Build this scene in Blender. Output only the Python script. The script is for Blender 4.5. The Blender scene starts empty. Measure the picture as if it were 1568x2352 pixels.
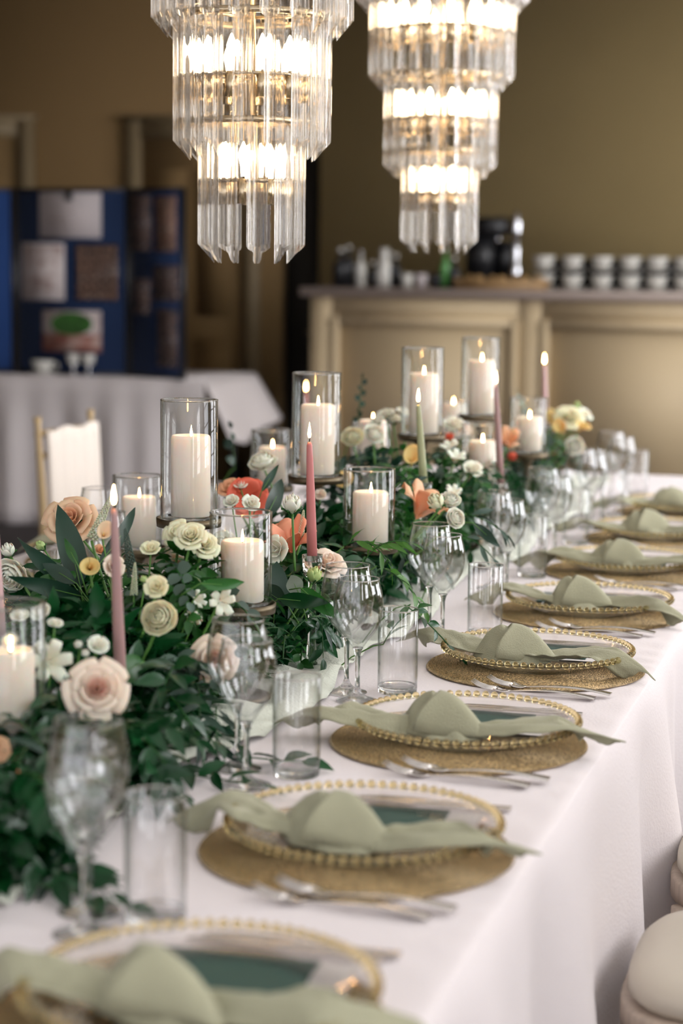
import bpy, math, random
from mathutils import Vector, Matrix, Quaternion, noise
from math import sin, cos, pi, radians

# ------------------------------------------------------------------ camera, world, lights, exposure
SC = bpy.context.scene
COL = SC.collection
F_PX, PITCH, YAW, ROLL = 4573.0, 0.1254, 0.2794, 0.0115
CAM = Vector((1.16, 0.0, 1.462))
FW = Vector((-sin(YAW)*cos(PITCH), cos(YAW)*cos(PITCH), -sin(PITCH)))
_r = Vector((cos(YAW), sin(YAW), 0)); _u = _r.cross(FW)
RT = _r*cos(ROLL) + _u*sin(ROLL); UP = -_r*sin(ROLL) + _u*cos(ROLL)
cd = bpy.data.cameras.new('camera'); cam = bpy.data.objects.new('camera', cd); COL.objects.link(cam)
cam.matrix_world = Matrix(((RT.x, UP.x, -FW.x, CAM.x), (RT.y, UP.y, -FW.y, CAM.y), (RT.z, UP.z, -FW.z, CAM.z), (0, 0, 0, 1)))
cd.sensor_fit = 'VERTICAL'; cd.sensor_height = 36.0; cd.lens = F_PX/2352*36.0
cd.clip_start = 0.05; cd.clip_end = 60
cd.dof.use_dof = True; cd.dof.focus_distance = 3.42; cd.dof.aperture_fstop = 2.7
SC.camera = cam
SC.view_settings.view_transform = 'Standard'; SC.view_settings.look = 'None'
SC.view_settings.exposure = 0.25; SC.view_settings.gamma = 1.0; SC.view_settings.use_curve_mapping = False
SC.cycles.max_bounces = 9; SC.cycles.transmission_bounces = 8; SC.cycles.transparent_max_bounces = 14; SC.cycles.use_adaptive_sampling = True; SC.cycles.adaptive_threshold = 0.12; SC.cycles.adaptive_min_samples = 16
SC.cycles.diffuse_bounces = 3; SC.cycles.glossy_bounces = 4; SC.cycles.sample_clamp_indirect = 6
SC.cycles.use_denoising = True

W = bpy.data.worlds.new('world'); SC.world = W; W.use_nodes = True
bg = W.node_tree.nodes['Background']; bg.inputs[0].default_value = (0.93, 0.94, 1.0, 1); bg.inputs[1].default_value = 1.35

def area(name, loc, sx, sy, power, rot, col=(1, 1, 1)):
    l = bpy.data.lights.new(name, 'AREA'); l.shape = 'RECTANGLE'; l.size = sx; l.size_y = sy; l.energy = power; l.color = col
    o = bpy.data.objects.new(name, l); COL.objects.link(o); o.location = loc; o.rotation_euler = rot
    return o
WIN = [(-0.9, .55, 1.3, 3.3), (1.3, .55, 1.3, 3.3), (3.5, .55, 1.3, 3.3), (5.7, .75, 1.0, 3.3), (7.9, .85, .6, 3.3), (10.1, .45, 1.3, 3.3)]   # y, half width, sill, head; farthest ones added, sized to brighten the back
for wy, wh, wz0, wz1 in WIN:     # daylight outside the tall windows of the right wall, stronger at the far ones
    area('window_daylight', (3.25, wy, (wz0+wz1)/2), wz1-wz0-.05, 2*wh, (19 if wy < 5 else 26)*(wz1-wz0)*2*wh, (0, radians(90), 0), (0.97, 0.97, 1.0))

# ------------------------------------------------------------------ pixel helpers (points in the room)
def ray(px, py): return FW + RT*((px-784)/F_PX) - UP*((py-1176)/F_PX)
def at(px, py, D): return CAM + ray(px, py)*D
def onz(px, py, z):
    d = ray(px, py); return CAM + d*((z-CAM.z)/d.z)
def ony(px, py, Y):
    d = ray(px, py); return CAM + d*(Y/d.y)

# ------------------------------------------------------------------ mesh builder
class MB:
    def __init__(s): s.v = []; s.f = []
    def add(s, vs, fs):
        n = len(s.v); s.v += [tuple(v) for v in vs]; s.f += [tuple(i+n for i in f) for f in fs]; return s
    def grid(s, fn, nu, nv, wrap_u=False, wrap_v=False):
        vs = []
        for i in range(nu):
            for j in range(nv): vs.append(fn(i/(nu if wrap_u else nu-1), j/(nv if wrap_v else nv-1)))
        fs = []
        for i in range(nu if wrap_u else nu-1):
            for j in range(nv if wrap_v else nv-1):
                a, b = i, (i+1) % nu; c, d = j, (j+1) % nv
                fs.append((a*nv+c, b*nv+c, b*nv+d, a*nv+d))
        return s.add(vs, fs)
    def lathe(s, prof, n=32, cx=0, cy=0, cap=False):
        m = len(prof); vs = []; fs = []
        for i in range(n):
            a = 2*pi*i/n
            for r, z in prof: vs.append((cx+r*cos(a), cy+r*sin(a), z))
        for i in range(n):
            k = (i+1) % n
            for j in range(m-1): fs.append((i*m+j, k*m+j, k*m+j+1, i*m+j+1))
        if cap:
            fs.append(tuple(i*m for i in range(n))[::-1]); fs.append(tuple(i*m+m-1 for i in range(n)))
        return s.add(vs, fs)
    def box(s, x0, x1, y0, y1, z0, z1):
        v = [(x0, y0, z0), (x1, y0, z0), (x1, y1, z0), (x0, y1, z0), (x0, y0, z1), (x1, y0, z1), (x1, y1, z1), (x0, y1, z1)]
        return s.add(v, [(0, 3, 2, 1), (4, 5, 6, 7), (0, 1, 5, 4), (1, 2, 6, 5), (2, 3, 7, 6), (3, 0, 4, 7)])
    def tube(s, pts, rad, n=8, sq=1.0):
        pts = [Vector(p) for p in pts]; m = len(pts); vs = []; fs = []
        if not hasattr(rad, '__len__'): rad = [rad]*m
        t0 = (pts[1]-pts[0]).normalized(); a = t0.orthogonal().normalized()
        for i, p in enumerate(pts):
            t = (pts[min(i+1, m-1)]-pts[max(i-1, 0)])
            if t.length < 1e-9: t = t0
            t.normalize(); a = (a - t*a.dot(t))
            if a.length < 1e-6: a = t.orthogonal()
            a.normalize(); b = t.cross(a)
            for k in range(n):
                an = 2*pi*k/n; vs.append(p + (a*cos(an)*sq + b*sin(an))*rad[i])
        for i in range(m-1):
            for k in range(n):
                l = (k+1) % n; fs.append((i*n+k, i*n+l, (i+1)*n+l, (i+1)*n+k))
        fs.append(tuple(range(n))[::-1]); fs.append(tuple((m-1)*n+k for k in range(n)))
        return s.add(vs, fs)
    def sphere(s, c, r, nu=12, nv=8, sc=(1, 1, 1)):
        vs = [(c[0], c[1], c[2]-r*sc[2])]; fs = []
        for j in range(1, nv):
            t = -pi/2 + pi*j/nv
            for i in range(nu):
                a = 2*pi*i/nu; vs.append((c[0]+r*cos(t)*cos(a)*sc[0], c[1]+r*cos(t)*sin(a)*sc[1], c[2]+r*sin(t)*sc[2]))
        vs.append((c[0], c[1], c[2]+r*sc[2])); T = len(vs)-1
        for i in range(nu):
            k = (i+1) % nu; fs.append((0, 1+k, 1+i)); fs.append((T, T-nu+i, T-nu+k))
            for j in range(nv-2): fs.append((1+j*nu+i, 1+j*nu+k, 1+(j+1)*nu+k, 1+(j+1)*nu+i))
        return s.add(vs, fs)
    def mesh(s, name, smooth=True):
        me = bpy.data.meshes.new(name); me.from_pydata(s.v, [], s.f)
        if smooth: me.polygons.foreach_set('use_smooth', [True]*len(me.polygons))
        me.update(); return me

def solid(me, th, offset=0):           # give a sheet mesh thickness by duplicating it along normals
    me.update(); n = len(me.vertices)
    vn = [v.normal.copy() for v in me.vertices]; co = [v.co.copy() for v in me.vertices]
    top = [c + m*th*(0.5+offset) for c, m in zip(co, vn)]; bot = [c - m*th*(0.5-offset) for c, m in zip(co, vn)]
    fs = [tuple(p.vertices) for p in me.polygons]; ec = {}
    for f in fs:
        for a, b in zip(f, f[1:]+f[:1]): ec[(a, b)] = ec.get((a, b), 0)+1
    out = list(fs) + [tuple(i+n for i in f[::-1]) for f in fs]
    for (a, b) in ec:
        if (b, a) not in ec: out.append((b, a, a+n, b+n))
    r = bpy.data.meshes.new(me.name); r.from_pydata([tuple(v) for v in top+bot], [], out)
    r.polygons.foreach_set('use_smooth', [True]*len(r.polygons)); r.update(); bpy.data.meshes.remove(me)
    return r

# ------------------------------------------------------------------ objects
def link(o): COL.objects.link(o); return o
def props(o, label=None, cat=None, group=None, kind=None):
    if label: o['label'] = label
    if cat: o['category'] = cat
    if group: o['group'] = group
    if kind: o['kind'] = kind
    return o
def setmat(o, mat):
    if not mat: return
    if not len(o.data.materials): o.data.materials.append(mat)
    if o.data.materials[0] != mat:
        o.material_slots[0].link = 'OBJECT'; o.material_slots[0].material = mat
def obj(name, me, mat, parent=None, M=None, label=None, kind=None):
    if isinstance(me, MB): me = me.mesh(name)
    o = bpy.data.objects.new(name, me); link(o); setmat(o, mat)
    if M is not None: o.matrix_world = M
    if parent: o.parent = parent
    if label: o['label'] = label
    if kind: o['kind'] = kind
    return o
def thing(name, label, cat, M, group=None):
    o = bpy.data.objects.new(name, None); o.empty_display_size = .05; link(o); o.matrix_world = M
    return props(o, label, cat, group)
def T(x, y=None, z=None):
    return Matrix.Translation(Vector(x) if y is None else Vector((x, y, z)))
def RZ(a): return Matrix.Rotation(a, 4, 'Z')
def RX(a): return Matrix.Rotation(a, 4, 'X')
def RY(a): return Matrix.Rotation(a, 4, 'Y')
def S(s): return Matrix.Scale(s, 4)
def S3(a, b, c): return Matrix.Diagonal((a, b, c, 1))
def face(d, spin=0): return Vector(d).to_track_quat('Z', 'Y').to_matrix().to_4x4() @ RZ(spin)
def structure(name, me, mat, parent=None, M=None):
    return props(obj(name, me, mat, parent, M), kind=None if parent else 'structure')

# ------------------------------------------------------------------ materials
def mat(name, col=(.8, .8, .8), rough=.5, metal=0, **kw):
    m = bpy.data.materials.new(name); m.use_nodes = True; nt = m.node_tree; b = nt.nodes['Principled BSDF']
    b.inputs['Base Color'].default_value = (*col, 1); b.inputs['Roughness'].default_value = rough; b.inputs['Metallic'].default_value = metal
    for k, v in kw.items():
        if k in ('noise', 'bump', 'noise_scale', 'bump_scale', 'col2', 'stretch'): continue
        b.inputs[k.replace('_', ' ')].default_value = v
    if 'noise' in kw or 'bump' in kw:
        tc = nt.nodes.new('ShaderNodeTexCoord'); mp = nt.nodes.new('ShaderNodeMapping'); nt.links.new(tc.outputs['Object'], mp.inputs[0])
        mp.inputs['Scale'].default_value = kw.get('stretch', (1, 1, 1))
    if 'noise' in kw:
        nz = nt.nodes.new('ShaderNodeTexNoise'); nz.inputs['Scale'].default_value = kw.get('noise_scale', 8); nz.inputs['Detail'].default_value = 4
        nt.links.new(mp.outputs[0], nz.inputs[0]); mx = nt.nodes.new('ShaderNodeMix'); mx.data_type = 'RGBA'
        c2 = kw.get('col2', tuple(c*(1-kw['noise']) for c in col))
        mr = nt.nodes.new('ShaderNodeMapRange'); mr.inputs[1].default_value = .3; mr.inputs[2].default_value = .7
        nt.links.new(nz.outputs[0], mr.inputs[0]); nt.links.new(mr.outputs[0], mx.inputs[0])
        mx.inputs[6].default_value = (*col, 1); mx.inputs[7].default_value = (*c2, 1); nt.links.new(mx.outputs[2], b.inputs['Base Color'])
    if 'bump' in kw:
        nb = nt.nodes.new('ShaderNodeTexNoise'); nb.inputs['Scale'].default_value = kw.get('bump_scale', 60); nb.inputs['Detail'].default_value = 3
        nt.links.new(mp.outputs[0], nb.inputs[0]); bp = nt.nodes.new('ShaderNodeBump'); bp.inputs['Strength'].default_value = kw['bump']; bp.inputs['Distance'].default_value = .01
        nt.links.new(nb.outputs[0], bp.inputs['Height']); nt.links.new(bp.outputs[0], b.inputs['Normal'])
    return m
def glassmat(name, col=(1, 1, 1), rough=0.0, ior=1.5, thin=0.0):
    m = bpy.data.materials.new(name); m.use_nodes = True; nt = m.node_tree; nt.nodes.clear()
    out = nt.nodes.new('ShaderNodeOutputMaterial'); g = nt.nodes.new('ShaderNodeBsdfGlass')
    g.inputs['Color'].default_value = (*col, 1); g.inputs['Roughness'].default_value = rough; g.inputs['IOR'].default_value = ior
    if thin > 0:
        t = nt.nodes.new('ShaderNodeBsdfTransparent'); t.inputs[0].default_value = (*[c*.985 for c in col], 1); mx = nt.nodes.new('ShaderNodeMixShader')
        mx.inputs[0].default_value = thin
        nt.links.new(g.outputs[0], mx.inputs[1]); nt.links.new(t.outputs[0], mx.inputs[2]); nt.links.new(mx.outputs[0], out.inputs[0])
    else: nt.links.new(g.outputs[0], out.inputs[0])
    return m
def thinglass(name, tint=(.985, .99, .985), boost=1.0):
    m = bpy.data.materials.new(name); m.use_nodes = True; nt = m.node_tree; nt.nodes.clear()
    out = nt.nodes.new('ShaderNodeOutputMaterial'); t = nt.nodes.new('ShaderNodeBsdfTransparent'); g = nt.nodes.new('ShaderNodeBsdfGlossy')
    p3 = nt.nodes.new('ShaderNodeMath'); p3.operation = 'POWER'; p3.inputs[1].default_value = 3.0
    tm_ = nt.nodes.new('ShaderNodeMix'); tm_.data_type = 'RGBA'; tm_.inputs[6].default_value = (*tint, 1); tm_.inputs[7].default_value = (.50, .54, .52, 1)
    nt.links.new(p3.outputs[0], tm_.inputs[0]); nt.links.new(tm_.outputs[2], t.inputs[0])
    g.inputs['Color'].default_value = (1, 1, 1, 1); g.inputs['Roughness'].default_value = 0.0
    fr = nt.nodes.new('ShaderNodeLayerWeight'); fr.inputs[0].default_value = .5
    nt.links.new(fr.outputs['Facing'], p3.inputs[0])
    pw = nt.nodes.new('ShaderNodeMath'); pw.operation = 'POWER'; pw.inputs[1].default_value = 4.2; nt.links.new(fr.outputs['Facing'], pw.inputs[0])
    ml = nt.nodes.new('ShaderNodeMath'); ml.operation = 'MULTIPLY_ADD'; ml.inputs[1].default_value = .80; ml.inputs[2].default_value = .04*boost; ml.use_clamp = True
    nt.links.new(pw.outputs[0], ml.inputs[0]); mx = nt.nodes.new('ShaderNodeMixShader'); nt.links.new(ml.outputs[0], mx.inputs[0])
    nt.links.new(t.outputs[0], mx.inputs[1]); nt.links.new(g.outputs[0], mx.inputs[2]); nt.links.new(mx.outputs[0], out.inputs[0])
    return m
def emit(name, col, st):
    m = bpy.data.materials.new(name); m.use_nodes = True; nt = m.node_tree; nt.nodes.clear()
    out = nt.nodes.new('ShaderNodeOutputMaterial'); e = nt.nodes.new('ShaderNodeEmission'); e.inputs[0].default_value = (*col, 1); e.inputs[1].default_value = st
    nt.links.new(e.outputs[0], out.inputs[0]); return m
def leafmat(name, col, rough=.35, var=.35, trans=.22):
    """leaf: diffuse plus a little light passing through, tone varying from leaf to leaf"""
    m = bpy.data.materials.new(name); m.use_nodes = True; nt = m.node_tree; b = nt.nodes['Principled BSDF']; out = nt.nodes['Material Output']
    oi = nt.nodes.new('ShaderNodeObjectInfo'); tc = nt.nodes.new('ShaderNodeTexCoord'); nz = nt.nodes.new('ShaderNodeTexNoise'); nz.inputs['Scale'].default_value = 14
    nt.links.new(tc.outputs['Object'], nz.inputs[0])
    ad = nt.nodes.new('ShaderNodeMath'); ad.operation = 'ADD'; nt.links.new(oi.outputs['Random'], ad.inputs[0]); nt.links.new(nz.outputs[0], ad.inputs[1])
    mr = nt.nodes.new('ShaderNodeMapRange'); mr.inputs[1].default_value = .4; mr.inputs[2].default_value = 1.6; nt.links.new(ad.outputs[0], mr.inputs[0])
    mx = nt.nodes.new('ShaderNodeMix'); mx.data_type = 'RGBA'; nt.links.new(mr.outputs[0], mx.inputs[0])
    mx.inputs[6].default_value = (*[c*(1-var) for c in col], 1); mx.inputs[7].default_value = (*[min(1, c*(1+var)) for c in col], 1)
    nt.links.new(mx.outputs[2], b.inputs['Base Color']); b.inputs['Roughness'].default_value = rough
    tr = nt.nodes.new('ShaderNodeBsdfTranslucent'); nt.links.new(mx.outputs[2], tr.inputs[0])
    ms = nt.nodes.new('ShaderNodeMixShader'); ms.inputs[0].default_value = trans
    nt.links.new(b.outputs[0], ms.inputs[1]); nt.links.new(tr.outputs[0], ms.inputs[2]); nt.links.new(ms.outputs[0], out.inputs[0])
    return m

M = {}
M['cloth'] = mat('white_linen', (.80, .735, .74), .85, bump=.12, bump_scale=180, Sheen_Weight=.1)
M['cloth2'] = mat('far_linen', (.72, .66, .65), .9)
M['glass'] = glassmat('clear_glass', (1, 1, 1), 0, 1.47, thin=.12)
M['vase'] = thinglass('vase_glass')
M['thin'] = thinglass('thin_glass', (.99, .99, .99), 1.5)
M['bead'] = glassmat('bead_glass', (1, .92, .70), 0, 1.5)
M['plate'] = glassmat('plate_glass', (1, .99, .98), 0, 1.47, thin=.12)
M['crystal'] = glassmat('chandelier_crystal', (.995, .985, .97), 0.0, 1.5, thin=.5)
M['wax'] = mat('ivory_wax', (.87, .78, .68), .6, Subsurface_Weight=.55, Subsurface_Scale=.035, Subsurface_Radius=(1, .55, .35))
M['mauve_wax'] = mat('mauve_wax', (.36, .215, .205), .45, Subsurface_Weight=.2, Subsurface_Scale=.01)
M['pink_wax'] = mat('dusty_rose_wax', (.50, .17, .16), .42, Subsurface_Weight=.2, Subsurface_Scale=.01)
M['pale_wax'] = mat('pale_pink_wax', (.62, .42, .42), .45, Subsurface_Weight=.2, Subsurface_Scale=.01)
M['green_wax'] = mat('sage_wax', (.34, .36, .20), .45, Subsurface_Weight=.2, Subsurface_Scale=.01)
M['wick'] = mat('burnt_wick', (.03, .02, .02), .9)
M['flame'] = emit('candle_flame', (1.0, .50, .17), 80)
M['bulb'] = emit('lit_bulb', (1.0, .74, .46), 20)
M['bronze'] = mat('aged_brass', (.17, .135, .085), .38, .85, noise=.4, noise_scale=20)
M['brass'] = mat('champagne_metal', (.62, .50, .34), .25, 1)
M['gold'] = mat('gold_thread', (.82, .60, .32), .26, 1, noise=.7, noise_scale=300, bump=1.0, bump_scale=550)
M['steel'] = mat('polished_steel', (.62, .58, .55), .16, 1)
M['napkin'] = mat('sage_linen', (.415, .405, .275), .9, noise=.12, noise_scale=25, bump=.25, bump_scale=420, Sheen_Weight=.15)
M['gauze'] = mat('pale_sage_gauze', (.62, .64, .55), .95, bump=.3, bump_scale=220)
M['card'] = mat('forest_green_card', (.012, .060, .046), .6)
M['white_card'] = mat('white_card', (.78, .74, .73), .6)
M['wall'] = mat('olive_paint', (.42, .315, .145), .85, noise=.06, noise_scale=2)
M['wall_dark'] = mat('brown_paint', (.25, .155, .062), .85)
M['frame'] = mat('taupe_gloss_paint', (.27, .20, .11), .6)
M['gap_shade'] = mat('painted_gap_shade', (.018, .015, .012), .8)  # near-black colour standing in for shade in the wall gap
M['ceiling'] = mat('ceiling_paint', (.80, .78, .74), .9)
M['floor'] = mat('grey_carpet', (.10, .085, .085), .95, noise=.3, noise_scale=60)
M['counter'] = mat('taupe_counter_paint', (.60, .47, .29), .6)
M['countertop'] = mat('grey_brown_worktop', (.50, .41, .36), .45)
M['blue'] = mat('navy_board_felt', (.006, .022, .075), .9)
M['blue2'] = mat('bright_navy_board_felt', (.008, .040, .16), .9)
M['black'] = mat('black_plastic', (.012, .012, .014), .35)
M['chrome'] = mat('chrome', (.75, .76, .80), .12, 1)
M['china'] = mat('white_china', (.62, .60, .55), .25)
M['tray'] = mat('pale_wood', (.42, .26, .12), .5, noise=.3, noise_scale=12, stretch=(1, 12, 12))
M['pastry'] = mat('baked_pastry', (.50, .30, .12), .7, noise=.5, noise_scale=30)
M['limewash'] = mat('limewashed_wood', (.50, .40, .32), .5, noise=.25, noise_scale=10, stretch=(8, 8, 1))
M['pad'] = mat('ivory_seat_vinyl', (.55, .49, .40), .45)
M['giltwood'] = mat('gold_painted_wood', (.50, .36, .19), .45)
M['cover'] = mat('cream_chair_cover', (.80, .72, .64), .9)
M['leaf_dark'] = leafmat('ruscus_leaf', (.006, .062, .016), .28)
M['leaf_mid'] = leafmat('fresh_green_leaf', (.024, .125, .020), .36, trans=.25)
M['leaf_blade'] = leafmat('deep_green_blade', (.012, .046, .026), .45, trans=.1)
M['leaf_euc'] = leafmat('eucalyptus_leaf', (.070, .120, .090), .6, trans=.12)
M['leaf_bright'] = leafmat('bright_green_leaf', (.07, .20, .03), .4, trans=.35)
M['leaf_pale'] = leafmat('silver_green_leaf', (.30, .37, .30), .6, trans=.2)
M['stem'] = mat('green_stem', (.10, .25, .045), .45)
def petal(name, c, s=.25): return mat(name, c, .55, Subsurface_Weight=s, Subsurface_Scale=.006)
M['p_white'] = petal('ivory_petal', (.84, .81, .68)); M['p_cream'] = petal('cream_petal', (.82, .76, .52))
M['p_blush'] = petal('blush_petal', (.84, .66, .54)); M['p_peach'] = petal('peach_rose_petal', (.82, .55, .36))
M['p_blush2'] = petal('blush_heart_petal', (.76, .47, .37))
M['p_coral'] = petal('coral_petal', (.78, .13, .07)); M['p_salmon'] = petal('salmon_petal', (.85, .33, .20))
M['p_calla'] = petal('yellow_peach_petal', (.74, .52, .20)); M['p_green'] = petal('pale_green_petal', (.46, .58, .22))
M['p_apricot'] = petal('apricot_petal', (.80, .42, .24)); M['p_spike'] = petal('greenish_white_floret', (.55, .60, .42))
M['paper'] = mat('plain_paper', (.56, .50, .50), .8)

def photomat(name, cols, scale, rough=.7):
    m = bpy.data.materials.new(name); m.use_nodes = True; nt = m.node_tree; b = nt.nodes['Principled BSDF']; b.inputs['Roughness'].default_value = rough
    tc = nt.nodes.new('ShaderNodeTexCoord'); nz = nt.nodes.new('ShaderNodeTexNoise'); nz.inputs['Scale'].default_value = scale; nz.inputs['Detail'].default_value = 5
    nt.links.new(tc.outputs['Object'], nz.inputs[0]); cr = nt.nodes.new('ShaderNodeValToRGB'); el = cr.color_ramp.elements
    el[0].position = .32; el[0].color = (*cols[0], 1); el[1].position = .68; el[1].color = (*cols[-1], 1)
    for i, c in enumerate(cols[1:-1]):
        e = el.new(.32+.36*(i+1)/(len(cols)-1)); e.color = (*c, 1)
    nt.links.new(nz.outputs[0], cr.inputs[0]); nt.links.new(cr.outputs[0], b.inputs['Base Color']); return m
M['ph_faces'] = photomat('print_of_people', [(.03, .02, .02), (.35, .20, .14), (.10, .06, .05), (.50, .34, .26)], 22)
M['ph_pale'] = photomat('pale_drawn_print', [(.28, .18, .15), (.52, .44, .42), (.60, .54, .52)], 16)
M['ph_dark'] = photomat('dark_print', [(.01, .012, .02), (.16, .10, .08), (.02, .02, .03), (.30, .22, .19)], 18)
M['ph_green'] = photomat('green_print', [(.02, .07, .01), (.04, .16, .02)], 12)
M['ph_red'] = photomat('russet_print', [(.12, .03, .02), (.30, .12, .09), (.42, .30, .26)], 10)

rnd = random.Random(7)
ORD = ['nearest', 'second-nearest', 'third-nearest', 'fourth-nearest', 'fifth-nearest', 'sixth-nearest', 'seventh-nearest', 'farthest']
TZ = .75           # table top
PY = [1.69+.577*i for i in range(8)]   # the eight covers along the right side of the table
PX = .54

# ------------------------------------------------------------------ the room
WY = 12.3
structure('floor', MB().box(-6.3, 3.1, -3, WY, -.1, 0), M['floor'])
structure('ceiling', MB().box(-6.3, 3.1, -3, WY, 3.5, 3.6), M['ceiling'])
xj = ony(735, 400, WY).x; xl = ony(640, 400, WY).x
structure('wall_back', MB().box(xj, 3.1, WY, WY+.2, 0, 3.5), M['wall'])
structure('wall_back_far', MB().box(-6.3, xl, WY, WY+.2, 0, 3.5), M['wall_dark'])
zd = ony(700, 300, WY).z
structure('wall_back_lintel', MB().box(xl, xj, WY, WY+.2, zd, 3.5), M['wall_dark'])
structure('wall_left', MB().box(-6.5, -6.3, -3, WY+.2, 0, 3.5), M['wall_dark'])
dr = props(thing('door_3', None, None, T((xl+xj)/2, WY+.17, 0)), kind='structure')  # dark gap between the wall sections, its shade built as a sheet
w_ = (xj-xl)/2
obj('door_leaf', MB().box(-w_, w_, 0, .04, 0, zd), M['gap_shade'], dr)  # near-black sheet in place of the shade, no real leaf
obj('handle', MB().tube([(w_-.06, -.03, 1.0), (w_-.14, -.03, 1.0)], .008), M['chrome'], dr)  # handle added on the shade sheet
# two door cases on the left of the back wall
def doorcase(n, px0, px1, pytop):
    a, b = ony(px0, pytop, WY), ony(px1, pytop, WY); z = a.z; x0, x1 = a.x, b.x
    r = props(thing('door_%d' % n, None, None, T((x0+x1)/2, WY, 0)), kind='structure'); h = (x1-x0)/2; f = .11
    m = MB().box(-h, -h+f, -.05, 0, 0, z).box(h-f, h, -.05, 0, 0, z).box(-h+f, h-f, -.05, 0, z-f, z).box(-h-.02, h+.02, -.07, 0, z, z+.03)
    obj('door_frame', m, M['frame'], r)
    l = obj('door_leaf', MB().box(-h+f, h-f, -.02, 0, 0, z-f), M['wall_dark'], r)
    for s in (-1, 1):
        for z0, z1 in ((.25, .95), (1.1, z-f-.2)):
            obj('door_panel', MB().box(min(s*.04, s*(h-f-.08)), max(s*.04, s*(h-f-.08)), -.035, -.0201, z0, z1), M['wall_dark'], l)
doorcase(1, -230, 80, 278); doorcase(2, 292, 600, 278)
structure('baseboard_back', MB().box(xj, 2.9, WY-.02, WY, 0, .14).box(-3.1, xl, WY-.02, WY, 0, .14), M['frame'])
# right wall with its tall windows, farthest ones added for light (daylight comes through them)
mw = MB(); ys = [-3]
for wy, wh, wz0, wz1 in WIN: ys += [wy-wh, wy+wh]
ys.append(WY)
for a, b in zip(ys[::2], ys[1::2]): mw.box(2.9, 3.1, a, b, 0, 3.5)
for wy, wh, wz0, wz1 in WIN: mw.box(2.9, 3.1, wy-wh, wy+wh, 0, wz0).box(2.9, 3.1, wy-wh, wy+wh, wz1, 3.5)
structure('wall_right', mw, M['wall'])
for i, (wy, wh, wz0, wz1) in enumerate(WIN):
    r = props(thing('window_%d' % (i+1), None, None, T(3.0, wy, wz0)), kind='structure'); hh = wz1-wz0
    m = MB().box(-.03, .03, -wh, -wh+.05, 0, hh).box(-.03, .03, wh-.05, wh, 0, hh).box(-.03, .03, -wh+.05, wh-.05, 0, .05).box(-.03, .03, -wh+.05, wh-.05, hh-.05, hh)
    obj('window_frame', m, M['china'], r)
    for y in (-wh*.33, wh*.33): obj('glazing_bar', MB().box(-.015, .015, y-.014, y+.014, .05, hh-.05), M['china'], r)
    for k in range(1, int(hh/.45)): obj('glazing_bar', MB().box(-.014, .014, -wh+.05, wh-.05, k*.45, k*.45+.028), M['china'], r)

# ------------------------------------------------------------------ bar counter and what stands on it
CY = 10.8
cx0 = ony(714, 750, CY).x; CZT = 1.315; cxe = 1.6
ct = thing('bar_counter', 'long taupe panelled bar counter with grey-brown top against back wall', 'counter', T((cx0+cxe)/2, CY, 0))
def loc(m, r): return r.matrix_world.inverted() @ m
h = (cxe-cx0)/2
obj('carcass', MB().box(-h, h, .02, .75, 0, CZT-.05), M['counter'], ct)
px_ = [ony(x, 800, CY).x-(cx0+cxe)/2 for x in (762, 1190, 1242, 1700)]
st = MB().box(-h, px_[0], -.012, .02, 0, CZT-.05).box(px_[1], px_[2], -.012, .02, 0, CZT-.05).box(px_[3], h, -.012, .02, 0, CZT-.05)
zt = ony(900, 728, CY).z
st.box(px_[0], px_[1], -.012, .02, zt, CZT-.05).box(px_[2], px_[3], -.012, .02, zt, CZT-.05).box(px_[0], px_[1], -.012, .02, 0, .2).box(px_[2], px_[3], -.012, .02, 0, .2)
obj('face_frame', st, M['counter'], ct)
for a, b in ((px_[0], px_[1]), (px_[2], px_[3])):
    f = .045
    p = obj('panel', MB().box(a+f, b-f, .008, .02, .2+f, zt-f), M['counter'], ct)
    obj('moulding', MB().box(a, a+f, -.028, .02, .2, zt).box(b-f, b, -.028, .02, .2, zt).box(a+f, b-f, -.028, .02, zt-f, zt).box(a+f, b-f, -.028, .02, .2, .2+f), M['counter'], p)
obj('countertop', MB().box(-h-.05, h+.05, -.06, .8, CZT-.05, CZT), M['countertop'], ct)

def bottle_prof(r, h): return [(0, 0), (r, 0), (r, h*.58), (r*.9, h*.66), (r*.35, h*.78), (r*.33, h*.97), (r*.4, h*.97), (r*.4, h), (0, h)]
def on_counter(px, dy=.25): return ony(px, 640, CY+dy).x
bt = [(782, .045, .20, 'black', 'short dark bottle at the left end of the bar counter'),
      (800, .035, .215, 'black', 'black slim bottle second from the left end of the bar'),
      (828, .03, .19, 'china', 'thin silvery bottle with white cap left of the white jug'),
      (855, .03, .13, 'black', 'small dark jar between slim silvery bottle and white jug'),
      (908, .035, .17, 'black', 'dark squat bottle right of the white jug on the bar'),
      (1022, .03, .21, 'green', 'slim green-glinting bottle standing below the far chandelier'),
      (1042, .035, .16, 'black', 'dark bottle between green bottle and coffee machine')]
M['green'] = mat('green_bottle_glass', (.10, .30, .08), .15)
for px, r, hh, mt, lb in bt:
    t = thing('bottle', lb, 'bottle', T(on_counter(px), CY+.25, CZT))
    obj('bottle_body', MB().lathe(bottle_prof(r, hh), 20), M[mt], t)
    obj('cap', MB().lathe([(0, hh), (r*.42, hh), (r*.42, hh+.02), (0, hh+.02)], 16), M['china' if mt != 'china' else 'chrome'], t)
t = thing('jug', 'white rounded jug with a narrow neck on the bar counter', 'jug', T(on_counter(882), CY+.25, CZT))
obj('jug_body', MB().lathe([(0, 0), (.045, 0), (.052, .05), (.048, .11), (.028, .16), (.024, .2), (.03, .22), (.026, .22), (.02, .2), (0, .16)], 24), M['china'], t)
obj('handle', MB().tube([(.03, 0, .2), (.07, 0, .18), (.075, 0, .11), (.05, 0, .06)], .006), M['china'], t)
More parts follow.
